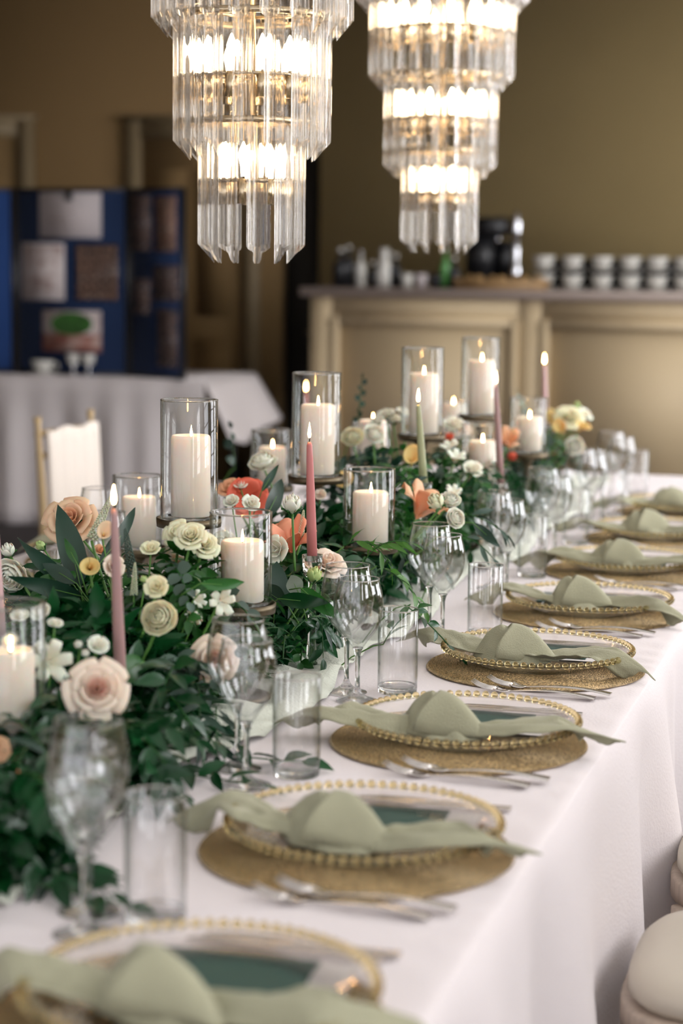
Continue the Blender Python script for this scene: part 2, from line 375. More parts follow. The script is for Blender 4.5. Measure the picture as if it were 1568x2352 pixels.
for px, mt, lb in ((935, 'china', 'small white tumbler left of the far chandelier tip on the bar'), (968, 'paper', 'pale cup standing in front of dark bottles on the bar'), (1000, 'black', 'small black cup below the far chandelier on the bar')):
    t = thing('cup', lb, 'cup', T(on_counter(px, .2), CY+.2, CZT))
    obj('cup_body', MB().lathe([(0, 0), (.028, 0), (.04, .08), (.037, .08), (.026, .006), (0, .006)], 20), M[mt], t)
# coffee machine
t = thing('coffee_machine', 'black coffee machine on the bar behind the pastry tray', 'coffee machine', T(on_counter(1130, .45), CY+.45, CZT))
obj('machine_base', MB().box(-.13, .10, -.15, .15, 0, .06), M['black'], t)
obj('machine_body', MB().box(-.13, .02, -.12, .15, .06, .30), M['black'], t)
obj('machine_head', MB().box(-.09, .10, -.17, .15, .30, .40), M['black'], t)
obj('water_tank', MB().box(.03, .11, -.05, .14, .06, .27), M['black'], t)
obj('brew_spout', MB().tube([(.05, -.10, .30), (.05, -.10, .26)], .018, 12), M['chrome'], t)
t = thing('coffee_press', 'tall narrow chrome dispenser beside the black coffee machine', 'dispenser', T(on_counter(1184, .3), CY+.3, CZT))
obj('dispenser_body', MB().lathe([(0, 0), (.035, 0), (.035, .11), (.028, .14), (.018, .17), (.022, .22), (.018, .27), (0, .27)], 20), M['chrome'], t)
obj('dispenser_top', MB().lathe([(0, .27), (.02, .27), (.03, .32), (.028, .38), (.012, .43), (0, .435)], 20), M['chrome'], t)
# tray of pastries
x0, x1 = on_counter(1055, .15), on_counter(1252, .15)
t = thing('wooden_tray', 'pale wooden tray of pastries at the edge of the bar counter', 'tray', T((x0+x1)/2, CY+.17, CZT))
hw = (x1-x0)/2
obj('tray_bottom', MB().box(-hw, hw, -.13, .13, 0, .012), M['tray'], t)
for s in (-1, 1):
    obj('tray_side', MB().box(-hw, hw, s*.13-.006, s*.13+.006, .012, .05), M['tray'], t)
    obj('tray_end', MB().box(s*hw-.006, s*hw+.006, -.13, .13, .012, .06), M['tray'], t)
wd = ['leftmost', 'second', 'third', 'fourth', 'fifth', 'sixth', 'rightmost']
pm = MB().lathe([(0, 0), (.024, 0), (.032, .018), (.024, .036), (0, .044)], 14).mesh('bun')
for k in range(7):
    o = obj('pastry', pm, M['pastry'], None, T((x0+x1)/2-hw+.05+k*(2*hw-.1)/6, CY+.17+.03*(-1)**k, CZT+.013) @ S3(1.1, 1.5, 1.5))
    props(o, '%s golden pastry in the row on the wooden tray' % wd[k], 'pastry', 'pastries on the wooden tray')
# stacks of cups
cupm = MB().lathe([(0, 0), (.03, 0), (.05, .03), (.066, .07), (.063, .07), (.047, .033), (.028, .006), (0, .006)], 24).mesh('cup')
saum = MB().lathe([(0, .0), (.03, 0), (.078, .014), (.078, .018), (.03, .006), (0, .006)], 24).mesh('saucer')
hndl = MB().tube([(.062, 0, .055), (.088, 0, .055), (.09, 0, .03), (.052, 0, .025)], .005, 6).mesh('handle')
names_ = ['first', 'second', 'third', 'fourth', 'fifth']
for k, px in enumerate((1248, 1314, 1382, 1446, 1508, 1572)):
    x = on_counter(px, .3)
    for lv in range(2):
        z = CZT+.005+lv*.105
        o = thing('cup', 'white china cup, %s of the %s stack from the pastry tray' % (('lower', 'upper')[lv], (names_+['sixth'])[k]), 'cup', T(x, CY+.3, z+.008), 'stacked white cups on the bar')
        obj('cup_body', cupm, M['china'], o); obj('handle', hndl, M['china'], o, RZ(pi/2+.5))
        s_ = obj('saucer', saum, M['china'], None, T(x, CY+.3, z-.004))
        props(s_, 'white saucer under the %s cup of the %s stack from the pastry tray' % (('lower', 'upper')[lv], (names_+['sixth'])[k]), 'saucer', 'saucers of the stacked cups')
# dark crate rows behind the cups
t = thing('cup_rack', 'long dark rack standing behind the stacked white cups', 'rack', T(on_counter(1420, .5), CY+.5, CZT))
obj('rack_body', MB().box(-.42, .75, -.09, .09, 0, .045), M['black'], t)
obj('rack_back', MB().box(-.42, .75, .05, .09, .045, .17), M['black'], t)
for k in range(9): obj('divider', MB().box(-.41+k*.14, -.40+k*.14, -.09, .05, .045, .13), M['black'], t)

# ------------------------------------------------------------------ far table with display boards
BY, BZ = 10.0, .82
bx1 = ony(472, 870, BY).x
def skirt(u, v):     # u along the front, v down
    x = -5.2+u*(bx1+5.2); d = v*BZ; a = min(1, d*3)
    return (x, BY-.02-.02*a*sin(x*14+2*sin(x*3))-.012*a*sin(x*31), BZ-d*.995)
m = MB().grid(skirt, 150, 10)
m.grid(lambda u, v: (-5.2+u*(bx1+5.2), BY-.02+v*.86, BZ), 10, 4)
def side(u, v):      # right side: cloth corner hanging loosely outwards
    y = BY-.02+u*.86; d = v*(.30-.06*u+.05*sin(u*pi)); fl = .17*v*(1-.1*u)
    return (bx1+fl+.02*sin(u*9)*v, y-.06*v*(1-u), BZ-d-.02*sin(u*7)*v)
m.grid(side, 16, 8)
o = obj('far_tablecloth', solid(m.mesh('far_tablecloth'), .004), M['cloth2'])
props(o, 'pale floor-length cloth over the far table in front of the blue boards', 'tablecloth')
t = thing('far_table', 'folding table hidden under the pale cloth at the back left', 'table', T(-3.8, BY+.4, 0))
obj('table_top', MB().box(-1.35, bx1+3.8-.02, -.36, .4, BZ-.045, BZ-.012), M['tray'], t)
for sx in (-1.3, bx1+3.8-.10):
    for sy in (-.3, .34): obj('leg', MB().tube([(sx, sy, 0), (sx, sy, BZ-.045)], .015), M['black'], t)
# display board
KY = BY+.12
def board_panel(r, name, x0, x1, y0, y1, z0, z1, mt):
    a = math.atan2(y1-y0, x1-x0); L = math.hypot(x1-x0, y1-y0); Mx = T(x0, y0, z0) @ RZ(a)
    p = obj(name, MB().box(.015, L-.015, -.008, .008, .015, z1-z0-.015), mt, r, Mx)
    f = MB().box(0, .015, -.012, .012, 0, z1-z0).box(L-.015, L, -.012, .012, 0, z1-z0).box(.015, L-.015, -.012, .012, 0, .015).box(.015, L-.015, -.012, .012, z1-z0-.015, z1-z0)
    obj('panel_trim', f, M['black'], p, Mx.copy()); 
    return Mx, L
KZ = BZ+.005
zt = ony(170, 432, KY).z
xs = [ony(x, 700, KY).x for x in (-160, 38, 296)]; e = ony(424, 700, KY-.16)
bd = thing('display_board', 'navy folding display board pinned with pictures on the far table', 'display board', T(xs[1], KY, KZ))
def fixp(o, par): o.parent = par; o.matrix_parent_inverse = par.matrix_world.inverted(); return o
def board(name, x0, y0, x1, y1, mt):
    a = math.atan2(y1-y0, x1-x0); L = math.hypot(x1-x0, y1-y0); Mx = T(x0, y0, KZ) @ RZ(a); Hh = zt-KZ
    p = obj(name, MB().box(.018, L-.018, -.008, .008, .018, Hh-.018), mt, None, Mx); fixp(p, bd)
    f = MB().box(0, .018, -.012, .012, 0, Hh).box(L-.018, L, -.012, .012, 0, Hh).box(.018, L-.018, -.012, .012, 0, .018).box(.018, L-.018, -.012, .012, Hh-.018, Hh)
    q = obj('panel_trim', f, M['black'], None, Mx); fixp(q, p)
    return Mx
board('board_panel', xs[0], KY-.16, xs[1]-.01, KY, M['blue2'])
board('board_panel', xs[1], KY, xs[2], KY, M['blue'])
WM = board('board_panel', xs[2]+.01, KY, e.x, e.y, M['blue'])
def picture(px0, px1, py0, py1, mt, lb, name='photograph', wing=False, cat='picture'):
    if wing:
        f0, f1 = (px0-300)/124., (px1-300)/124.; A = Vector((xs[2]+.01, KY, 0)); B = Vector((e.x, e.y, 0)); p0 = A.lerp(B, f0); p1 = A.lerp(B, f1)
    else: p0 = Vector((ony(px0, py0, KY).x, KY, 0)); p1 = Vector((ony(px1, py0, KY).x, KY, 0))
    z1 = ony(px0, py0, KY).z; z0 = ony(px0, py1, KY).z; a = math.atan2(p1.y-p0.y, p1.x-p0.x); L = (p1-p0).length
    r = thing(name, lb, cat, T(p0.x, p0.y, z0) @ RZ(a) @ T(0, -.0115, 0))
    obj('sheet', MB().box(0, L, -.0015, .0015, 0, z1-z0), mt, r)
    return r, L, z1-z0
r, L, Hh = picture(92, 234, 442, 546, M['paper'], 'white landscape notice at the top of the middle blue board panel', 'notice')
for k in range(6): obj('text_line', MB().box(L*.12, L*(.88-.1*(k % 2)), -.0022, -.0016, Hh*(.22+.085*k), Hh*(.24+.085*k)), M['ph_pale'], r)
obj('clip', MB().box(L*.44, L*.54, -.012, -.002, Hh*.82, Hh*1.03), M['black'], r)
r, L, Hh = picture(52, 150, 558, 688, M['paper'], 'pale patterned sheet at the left of the middle board panel', 'poster')
obj('print', MB().box(L*.06, L*.94, -.0025, -.0016, Hh*.05, Hh*.95), M['ph_pale'], r)
r, L, Hh = picture(175, 273, 560, 690, M['black'], 'grid of small portrait prints at the right of the middle board panel', 'photo_grid')
for i in range(5):
    for j in range(6): obj('portrait', MB().box(L*(.03+.194*i), L*(.19+.194*i), -.003, -.0016, Hh*(.03+.16*j), Hh*(.16+.16*j)), M['ph_faces'], r, r.matrix_world.copy())
for o in list(bpy.data.objects):
    if o.name.startswith('portrait'): o.matrix_local = Matrix.Identity(4)
r, L, Hh = picture(100, 234, 712, 806, M['ph_pale'], 'photograph with a green tree and red edges low on the middle board panel')
obj('print', MB().box(L*.0, L, -.003, -.0016, 0, Hh*.42), M['ph_red'], r)
obj('print', MB().grid(lambda u, v: (L*(.5+.36*cos(2*pi*u)*v), -.0035, Hh*(.68+.28*sin(2*pi*u)*v)), 20, 4, wrap_u=True), M['ph_green'], r)
for a in ((305, 350, 448, 575, 'ph_dark', 'dark upright photograph at the top left of the right board wing'), (362, 408, 452, 578, 'ph_faces', 'portrait photograph at the top right of the right board wing'),
          (310, 348, 640, 720, 'ph_dark', 'small dark photograph halfway down the left of the right board wing'), (356, 415, 610, 690, 'ph_dark', 'dark photograph halfway down the right of the right board wing'),
          (366, 412, 708, 840, 'ph_dark', 'tall dim photograph at the bottom of the right board wing')):
    r, L, Hh = picture(a[0], a[1], a[2], a[3], M[a[4]], a[5], wing=True)
    obj('print', MB().box(L*.08, L*.92, -.003, -.0016, Hh*.06, Hh*.94), M[a[4]], r)
r, L, Hh = picture(-60, 2, 560, 640, M['paper'], 'pale sheet at the photo left edge on the left board wing', 'notice')
# cup on saucer and candlestick on the far table
p = ony(95, 845, BY+.03); t = thing('tea_cup', 'white teacup on its saucer in front of the middle board panel', 'cup', T(p.x, BY+.05, BZ+.012))
obj('cup_body', cupm, M['china'], t); obj('handle', hndl, M['china'], t)
o = obj('saucer', saum, M['china'], None, T(p.x, BY+.05, BZ+.004)); props(o, 'white saucer under the teacup on the far table', 'saucer')
for px, lb in ((165, 'left clear stemmed glass in front of the board'), (200, 'right clear stemmed glass in front of the board')):
    p = ony(px, 845, BY+.03); t = thing('glass_candlestick', lb, 'candlestick', T(p.x, BY+.05, BZ+.003))
    obj('base', MB().lathe([(0, 0), (.045, 0), (.04, .008), (.01, .02), (.008, .05), (.02, .06), (0, .062)], 20), M['chrome'], t)
    obj('bowl', MB().lathe([(0, .055), (.03, .07), (.04, .12), (.038, .12), (.027, .075), (0, .066)], 20), M['china'], t)

# ------------------------------------------------------------------ the banquet table
YE, YS, XR, XL = 6.78, .5, .742, -.90
def cloth(u, v):
    # v: 0 far-left floor .. across .. 1 right floor; u along y
    y = YS+u*(YE-YS); w = v*(XR-XL+2*.74); 
    if w < .74: side_, d = -1, .74-w
    elif w > .74+XR-XL: side_, d = 1, w-(.74+XR-XL)
    else: side_, d = 0, 0
    n1 = noise.noise(Vector((y*2.3, w*2.0, 0)))
    if side_ == 0:
        x = XL+w-.74; z = TZ
        e = min(XR-x, x-XL)
        z += -.0035*math.exp(-e/.006) + .0011*sin(y*75+3*sin(y*9)+x*20)*math.exp(-((e-.035)/.03)**2) + .0006*noise.noise(Vector((x*5, y*5, 3)))
        return (x, y, z)
    a = min(1, d/.30); k = d/.74
    fold = sin(y*11+1.6*sin(y*2.1))*.9+.4*sin(y*23+2*sin(y*3.3))+.5*noise.noise(Vector((y*3, d*.7, 5)))
    ox = .012*(1-math.exp(-d/.02)) + k*.045 + (.25*a+.75*k)*.052*fold
    x = (XR+ox) if side_ > 0 else XL-ox
    return (x, y+a*.008*cos(y*19), max(.012, TZ-.004-d))
m = MB()
ws = [0, .1, .2, .3, .4, .5, .6, .66, .70, .72, .732, .738, .74]
ws2 = ws + [.742, .75, .77, .80] + [.74+.09*i for i in range(1, 18)]; tw = XR-XL+1.48
ws3 = sorted(set([round(x, 4) for x in ws2 if x < .74+(XR-XL)*.97] + [round(tw-.74-q, 4) for q in (.015, .025, .035, .05, .065, .08)] + [round(tw-x, 4) for x in ws if x >= 0] + [round(tw-x, 4) for x in (.742, .75, .77, .80)]))
NU = 760
vs = [cloth(i/(NU-1), w/tw) for i in range(NU) for w in ws3]; nv = len(ws3)
fs = [(i*nv+j, (i+1)*nv+j, (i+1)*nv+j+1, i*nv+j+1) for i in range(NU-1) for j in range(nv-1)]
m.add(vs, fs)
m.grid(lambda u, v: (XL+u*(XR-XL), YE+.02*(1-math.exp(-v*.74/.03))+v*.03+.02*v*sin(u*40), TZ-.003-v*.735), 60, 8)
me = m.mesh('tablecloth')
o = obj('tablecloth', solid(me, .0015), M['cloth'])
props(o, 'long white floor-length tablecloth over the laid banquet table', 'tablecloth')

# pale runner of sage gauze, rucked along both sides of the flowers
def runner(u, v):
    y = .9+u*5.6; c = -.01+.03*sin(y*1.7); w = .25+.035*sin(y*2.3+1)+.02*sin(y*7)
    x = c+(v-.5)*2*w; e = abs(v-.5)*2
    z = TZ+.004+.018*(abs(noise.noise(Vector((x*9+y*1.5, y*7-x*3, 2))))**.8)*(2.2 if e > .55 else .3)+.008*abs(sin(y*23+x*30+4*sin(y*3)))*min(1, (1-e)*8)
    return (x, y+.03*sin(x*9+y*4), z)
o = obj('table_runner', solid(MB().grid(runner, 330, 34).mesh('table_runner'), .0012), M['gauze'])
props(o, 'rumpled pale sage gauze runner under the flowers along the table', 'table runner')

# ------------------------------------------------------------------ tableware meshes (shared)
def dense(p, n=3):   # smooth a profile by Chaikin cutting
    for _ in range(n-1):
        q = [p[0]]
        for a, b in zip(p, p[1:]): q += [(a[0]*.75+b[0]*.25, a[1]*.75+b[1]*.25), (a[0]*.25+b[0]*.75, a[1]*.25+b[1]*.75)]
        p = q+[p[-1]]
    return p
def goblet(R, H, rim):
    zb = H*.44
    outer = [(0, 0), (.034, .0), (.035, .0016), (.028, .004), (.010, .010), (.0045, .022), (.0035, .045), (.0042, zb-.014), (.009, zb-.002), (R*.40, zb+.012), (R*.72, zb+.028), (R*.93, zb+.045), (R, zb+.064), (R*.96, zb+.088), (rim*1.03, H-.008), (rim, H)]
    inner = [(rim-.0009, H), (rim*1.03-.0011, H-.008), (R*.96-.0012, zb+.088), (R-.0012, zb+.064), (R*.93-.0013, zb+.046), (R*.72-.0013, zb+.0295), (R*.40-.001, zb+.015), (.005, zb+.007), (0, zb+.005)]
    foot = dense([(0, 0), (.034, .0), (.035, .0016), (.028, .004), (.010, .010), (.0045, .022), (.0043, .024), (0, .024)], 3)
    stem = [(0, .0242), (.0043, .0242), (.0036, .045), (.0042, zb-.014), (.0065, zb-.004), (.009, zb-.0002), (0, zb-.0002)]
    bowl = dense([(0, zb)]+[(.009, zb)]+outer[9:], 3) + dense(inner, 3)
    return foot, stem, bowl
def rim_mesh(r_, z_, t_): return MB().lathe([(r_+t_*cos(a), z_+t_*sin(a)) for a in [k*pi/4 for k in range(9)]], 64).mesh('rim')
gob = {}
for kd_, a_ in (('big', (.0445, .214, .0362)), ('small', (.0412, .202, .0335))):
    f_, s_, b_ = goblet(*a_)
    gob[kd_] = (MB().lathe(f_, 48).mesh('foot'), MB().lathe(s_, 24).mesh('stem'), MB().lathe(b_, 48).mesh('bowl'), rim_mesh(a_[2], a_[1], .0009))
tum = (MB().lathe([(0, 0), (.030, 0), (.0325, .002), (.0332, .010), (.0325, .0135), (.029, .0125), (0, .011)], 48).mesh('base'),
       MB().lathe([(.0332, .0105), (.0335, .14), (.0330, .1408), (.0321, .14), (.0318, .018), (.0320, .0138)], 48).mesh('wall'), rim_mesh(.0329, .1405, .0011))
def lathe_n(prof, n, name): return MB().lathe(prof, n).mesh(name)
matp = [(0, .0), (.190, 0), (.192, .0015)]
k = 46
for i in range(k*2+1):
    r_ = .191*(1-i/(k*2)); matp.append((max(r_, 0), .0026+(.0022 if i % 2 else 0)))
matm = MB().lathe(matp, 120)
matm = matm.mesh('placemat')
plate = lathe_n(dense([(0, 0), (.095, 0), (.11, .001), (.135, .012), (.158, .0235), (.164, .0245), (.166, .0275), (.158, .0275), (.135, .016), (.11, .0055), (.095, .0045), (0, .0045)], 3), 96, 'charger_plate')
bead = MB().sphere((0, 0, 0), .0058, 16, 12).mesh('bead')
card = MB().box(-.098, .098, -.055, .055, 0, .0012).mesh('menu_card', False)
wcard = MB().box(-.115, .105, -.058, .058, 0, .0010).mesh('name_card', False)
def fork_parts():
    hb = MB()
    P = lambda s: Vector((.105-s*.145, 0, .004+.006*sin(min(1, s)*pi)*1.0))
    def hf(u, v):
        s = u; a = 2*pi*v; p = P(s); w = .0095*(1-s)**.8+.0026+.0010*cos(s*9); th = .0014
        return (p.x, w*cos(a), p.z+th*sin(a))
    hb.grid(hf, 18, 10, wrap_v=True)
    hb.add([hf(0, k/10) for k in range(10)], [tuple(range(10))])
    def head(u, v):
        x = -.038-u*.026; w = .003+(.0125-.003)*min(1, u*1.25)**.6; t = (v-.5)*2
        return (x, w*t, .0045-.002*sin(u*pi)+.0035*t*t*u+.0005)
    me = MB(); me.add([], [])
    hm = solid(MB().grid(head, 7, 7).mesh('h'), .0018)
    tm = []
    for k in range(4):
        y = (-.0105+.007*k)
        tm.append(MB().tube([(-.062, y, .0062), (-.078, y, .0075), (-.092, y*.97, .0115), (-.104, y*.94, .0185)], [.0019, .0017, .0015, .0006], 6).mesh('tine'))
    return hb.mesh('handle'), hm, tm
FH, FHd, FT = fork_parts()
def knife_parts():
    b = solid(MB().grid(lambda u, v: (-.005-u*.105, -.004+v*(.019*(1-u**5*.75)), .003+.0006*sin(v*pi)), 16, 6).mesh('blade'), .0012)
    def hf(u, v):
        a = 2*pi*v; w = .0055+.0035*u**1.5; return (-.006+u*.108, w*cos(a), .0042+.0024*sin(a))
    hm = MB().grid(hf, 12, 12, wrap_v=True); hm.add([hf(1, k/12) for k in range(12)], [tuple(range(12))[::-1]])
    return b, hm.mesh('handle')
KB, KH = knife_parts()

def tail(L, w0, w1, seed, lift, drop, side_):
    """one end of a knotted napkin: a folded strip fanning out from the knot and ending in a loose corner"""
    R_ = random.Random(seed); ph = R_.uniform(0, 6); bend = R_.uniform(-.05, .05); nf = R_.choice((2, 2.5, 3))
    tri = lambda q: 2/pi*math.asin(.97*sin(q))
    def fn(u, v):
        t = (v-.5)*2; s = u
        w = w0+(w1-w0)*min(1, s*1.7)**.9
        w *= 1+.10*sin(s*9+ph)
        if s > .68: w *= max(.0, 1-((s-.68)/.32)**1.3*.95)
        am = .0115*(1-s*.25)
        x = L*s-.035*t*s*s*(1 if nf > 2.2 else -1)
        z = .004+lift*(.5-.5*cos(min(1, s*1.35)*pi)) - drop*max(0, s-.72)**1.4*3.2 + am*tri(t*pi*nf*.5+ph+s*2.2)+.006*(1-t*t)+.0035*noise.noise(Vector((s*9, t*3, seed)))
        y = t*w + bend*s*s + .007*sin(s*6+ph)+.004*noise.noise(Vector((s*7, t*2, seed+9)))
        return (side_*x, y, z)
    m = MB().grid(fn, 34, 26) if side_ > 0 else MB().grid(lambda u, v: fn(u, 1-v), 34, 26)
    return solid(m.mesh('tail'), .0016)
def knot(seed):
    R_ = random.Random(seed); a0 = R_.uniform(-.3, .3); pk = [R_.uniform(0, 6.28) for _ in range(3)]
    tri = lambda q: 2/pi*math.asin(.96*sin(q))
    def dome(u, v):      # folded hood rising to a soft off-centre peak
        a = 2*pi*u+a0; s = v
        rx, ry = .070, .046
        rr = (1-s)**.80
        rid = 1+.13*tri(a*2+pk[0])*sin(s*pi*.9)+.08*tri(a*5+pk[1]+s*3)*sin(s*pi)+.05*noise.noise(Vector((cos(a)*2, sin(a)*2, s*3+seed)))+.055*tri(a*9+s*2+pk[2])*(1-s)
        x = rx*rr*cos(a)*rid-.022*s; y = ry*rr*sin(a)*rid+.004*s
        z = .058*(1-(1-s)**1.08)+.006*tri(a*3+pk[2]+s*5)*sin(s*pi)
        return (x, y, z+.002)
    d = solid(MB().grid(dome, 56, 20, wrap_u=True).mesh('knot'), .0016)
    def lap(u, v):       # loose flap folding down to the right over the knot
        t = v; s = u
        x = -.040+.030*sin(t*pi)*(1-s)+s*(.112-.035*t*t)+.016*t; y = -.042+.072*t*(1-.45*s)-.008*s
        z = .060*(1-s)**.8*(.12+.88*max(0, sin(t*pi))**.55)+.006+.012*sin(s*pi)*sin(t*pi)+.005*tri(t*9+s*3+pk[1])*sin(s*pi)
        return (x, y, z)
    b = solid(MB().grid(lap, 26, 22).mesh('wrap'), .0018)
    return d, b

GL_ANCH = {}
def set_cover(i, px, py, side_=1, detail=True, who='', seed=0):
    R_ = random.Random(100+seed); rot = 0 if side_ > 0 else pi
    base = lambda x, y, z, a=0: T(px, py, 0) @ RZ(rot) @ T(x, y, z) @ RZ(a)
    g = lambda s: s + (' on the right side' if side_ > 0 else ' on the far left side')
    o = obj('placemat', matm, M['gold'], None, base(R_.uniform(-.01, 0), -.010, TZ+.0025, R_.uniform(0, 6)))
    props(o, 'round woven gold placemat of the %s place setting' % who, 'placemat', 'gold placemats on the table')
    pl = thing('charger_plate', 'clear glass charger with beaded rim at the %s place setting' % who, 'plate', base(0, .010, TZ+.0085, 0), 'beaded glass chargers')
    obj('plate_body', plate, M['plate'], pl)
    nb = 74
    for k in range(nb):
        a = 2*pi*k/nb; o = obj('bead', bead, M['bead'], pl); o.location = (.1665*cos(a), .1665*sin(a), .0285)
    z = TZ+.0085+.0055
    a1 = R_.uniform(-.05, .05)
    o = obj('name_card', wcard, M['white_card'], None, base(.010+.012*R_.random(), .082, z, a1+R_.uniform(-.03, .05))); props(o, 'white card under the green card at the %s place setting' % who, 'card', 'white cards on the chargers')
    o = obj('menu_card', card, M['card'], None, base(-.018, .088, z+.0018, a1)); props(o, 'dark green card under the napkin knot at the %s place setting' % who, 'card', 'dark green cards on the chargers')
    # napkin
    n = thing('napkin', 'knotted sage linen napkin across the plate of the %s place setting' % who, 'napkin', base(-.025+R_.uniform(-.015, .01), -.034+R_.uniform(-.008, .008), z+.006, R_.uniform(-.12, .08)), 'knotted sage napkins')
    d, b = knot(seed*3+1)
    obj('knot', d, M['napkin'], n, RZ(R_.uniform(-.5, .5)))
    obj('wrap', b, M['napkin'], n, RZ(R_.uniform(-.3, .6)))
    obj('tail', tail(.195+R_.uniform(-.01, .02), .026, .041, seed*7+2, .014, R_.uniform(.03, .08), -1), M['napkin'], n, T(-.02, 0, .004) @ RZ(R_.uniform(-.25, .08)))
    obj('tail', tail(.205+R_.uniform(-.01, .02), .026, .038, seed*7+3, .014, R_.uniform(.02, .07), 1), M['napkin'], n, T(.02, 0, .004) @ RZ(R_.uniform(-.18, .12)))
    # cutlery: two forks on one side, two knives on the other
    for k, (fy, w) in enumerate(((-.222, 'outer'), (-.196, 'inner'))):
        f = thing('fork', '%s steel fork with raised tines at the %s place setting' % (w, who), 'fork', base(.035+k*.022, fy, TZ+.0015+(.003 if k else 0), radians(-2+R_.uniform(-2, 2))), 'forks on the table')
        obj('handle', FH, M['steel'], f); hd = obj('fork_head', FHd, M['steel'], f)
        for tm in FT: obj('tine', tm, M['steel'], hd)
    for k, (fy, w) in enumerate(((.200, 'inner'), (.224, 'outer'))):
        f = thing('knife', '%s steel knife beside the plate of the %s place setting' % (w, who), 'knife', base(.025+k*.012, fy, TZ+.0015+(.002 if k == 0 else 0), radians(R_.uniform(-2, 3))), 'knives on the table')
        obj('blade', KB, M['steel'], f); obj('handle', KH, M['steel'], f)
def glassware(who, ys, xs, gl):
    for kind, x, y in gl:
        if kind == 'tumbler':
            o = thing('tumbler', 'straight clear water tumbler at the %s place setting' % who, 'glass', T(x, y, TZ+.0012), 'water tumblers')
            obj('glass_base', tum[0], M['glass'], o); obj('glass_wall', tum[1], M['thin'], o); obj('rim', tum[2], M['glass'], o)
        else:
            o = thing('wine_glass', '%s empty wine glass at the %s place setting' % ({'big': 'larger', 'small': 'smaller'}[kind], who), 'glass', T(x, y, TZ+.0012), 'wine glasses')
            obj('foot', gob[kind][0], M['glass'], o); obj('stem', gob[kind][1], M['glass'], o); obj('bowl', gob[kind][2], M['thin'], o); obj('rim', gob[kind][3], M['glass'], o)
pix = {0: [(195, 2148, 'small'), (205, 2095, 'big'), (357, 2118, 't')], 1: [(565, 1806, 'small'), (545, 1768, 'big'), (680, 1782, 't')], 2: [(820, 1612, 'small'), (795, 1592, 'big'), (912, 1592, 't')],
       3: [(1015, 1472, 'small'), (985, 1458, 'big'), (1112, 1466, 't')], 4: [(1162, 1362, 'small'), (1130, 1352, 'big'), (1221, 1326, 't')], 5: [(1272, 1285, 'small'), (1242, 1276, 'big'), (1321, 1250, 't')],
       6: [(1357, 1216, 'small'), (1330, 1212, 'big'), (1405, 1192, 't')], 7: [(1425, 1160, 'small'), (1400, 1156, 'big'), (1462, 1140, 't')]}
for i in range(8):
    set_cover(i, PX, PY[i], 1, True, ORD[i]+' right-hand', i)
    gl = []
    for x, y, k in pix[i]:
        p = onz(x, y, TZ); gl.append(({'t': 'tumbler'}.get(k, k), p.x, p.y))
    glassware(ORD[i]+' right-hand', 0, 0, gl)
LY = [2.35, 2.95, 3.72, 4.3]
LN = ['nearest far-side', 'second far-side', 'third far-side', 'fourth far-side']
for i, y in enumerate(LY[2:]):
    set_cover(i, -.66, y, -1, True, LN[i], 20+i)
    glassware(LN[i], 0, 0, [('small', -.40, y-.02), ('big', -.36, y-.10), ('tumbler', -.47, y-.13)])
p = onz(228, 1345, TZ)
glassware('greenery-hidden far-side', 0, 0, [('big', p.x, p.y), ('small', p.x+.10, p.y+.12)])

# ------------------------------------------------------------------ chairs
def chair(x, y, rot, cushion, wood, lb, cover=None, zs=.43):
    r = thing('banquet_chair', lb, 'chair', T(x, y, 0) @ RZ(rot))     # faces local -Y towards the table? front = -X
    def sf(u, v, z, g):
        a = 2*pi*u; ca, sa = cos(a), sin(a); n = 3.6
        rr = (abs(ca)**n+abs(sa)**n)**(-1/n); w = .205*(1-.06*ca)
        return (.205*rr*ca*g, w*rr*sa*g, z)
    def ring(prof, name, m): return obj(name, MB().grid(lambda u, v: sf(u, v, *prof[int(round(v*(len(prof)-1)))]), 48, len(prof), wrap_u=True), m, r)
    ring([(zs-.035, 0), (zs-.035, .96), (zs-.030, 1.0), (zs+.002, 1.0), (zs+.006, .97), (zs+.006, 0)], 'seat_frame', wood)
    ring([(zs+.007, 0), (zs+.007, .90), (zs+.020, .955), (zs+.038, .95), (zs+.052, .88), (zs+.060, .72), (zs+.064, .4), (zs+.065, 0)], 'cushion', cushion)
    for sx in (-1, 1):
        for sy in (-1, 1):
            if sx < 0: obj('leg', MB().tube([(-.175, sy*.175, zs-.03), (-.182, sy*.178, .25), (-.190, sy*.182, 0)], [.016, .017, .012], 10), wood, r)
            else: obj('leg', MB().tube([(.202, sy*.180, .965), (.20, sy*.180, .93), (.185, sy*.180, .70), (.178, sy*.175, zs), (.19, sy*.178, .25), (.225, sy*.182, 0)], [.013, .010, .014, .016, .016, .012], 10), wood, r)
    for z in (.15, .24):
        for sy in (-1, 1): obj('stretcher', MB().tube([(-.187, sy*.18, z), (.20, sy*.18, z)], .009), wood, r)
    obj('stretcher', MB().tube([(-.187, -.18, .2), (-.187, .18, .2)], .009), wood, r)
    for z in (.60, .84, .91): obj('back_rail', MB().tube([(.175+(z-.5)*.06, -.18, z), (.178+(z-.5)*.06, .18, z)], .011), wood, r)
    for k in range(-2, 3): obj('spindle', MB().tube([(.181, k*.055, .60), (.197, k*.055, .84)], .007), wood, r)
    if cover:
        obj('back_cover', solid(MB().grid(lambda u, v: (.150+v*.020-.003*sin(u*30), -.168+u*.336, .50+v*.425+.006*sin(u*12)), 30, 12).mesh('cover'), .012), cover, r)
    return r
for k, (cy, nm) in enumerate(((2.85, 'nearer'), (3.42, 'farther'), (4.0, 'third'), (4.57, 'fourth'))):
    if k < 2: chair(1.00, cy+(.0 if k else -.03), 0, M['pad'], M['limewash'], 'limewashed chair with ivory pad, %s of two at the right edge' % nm)
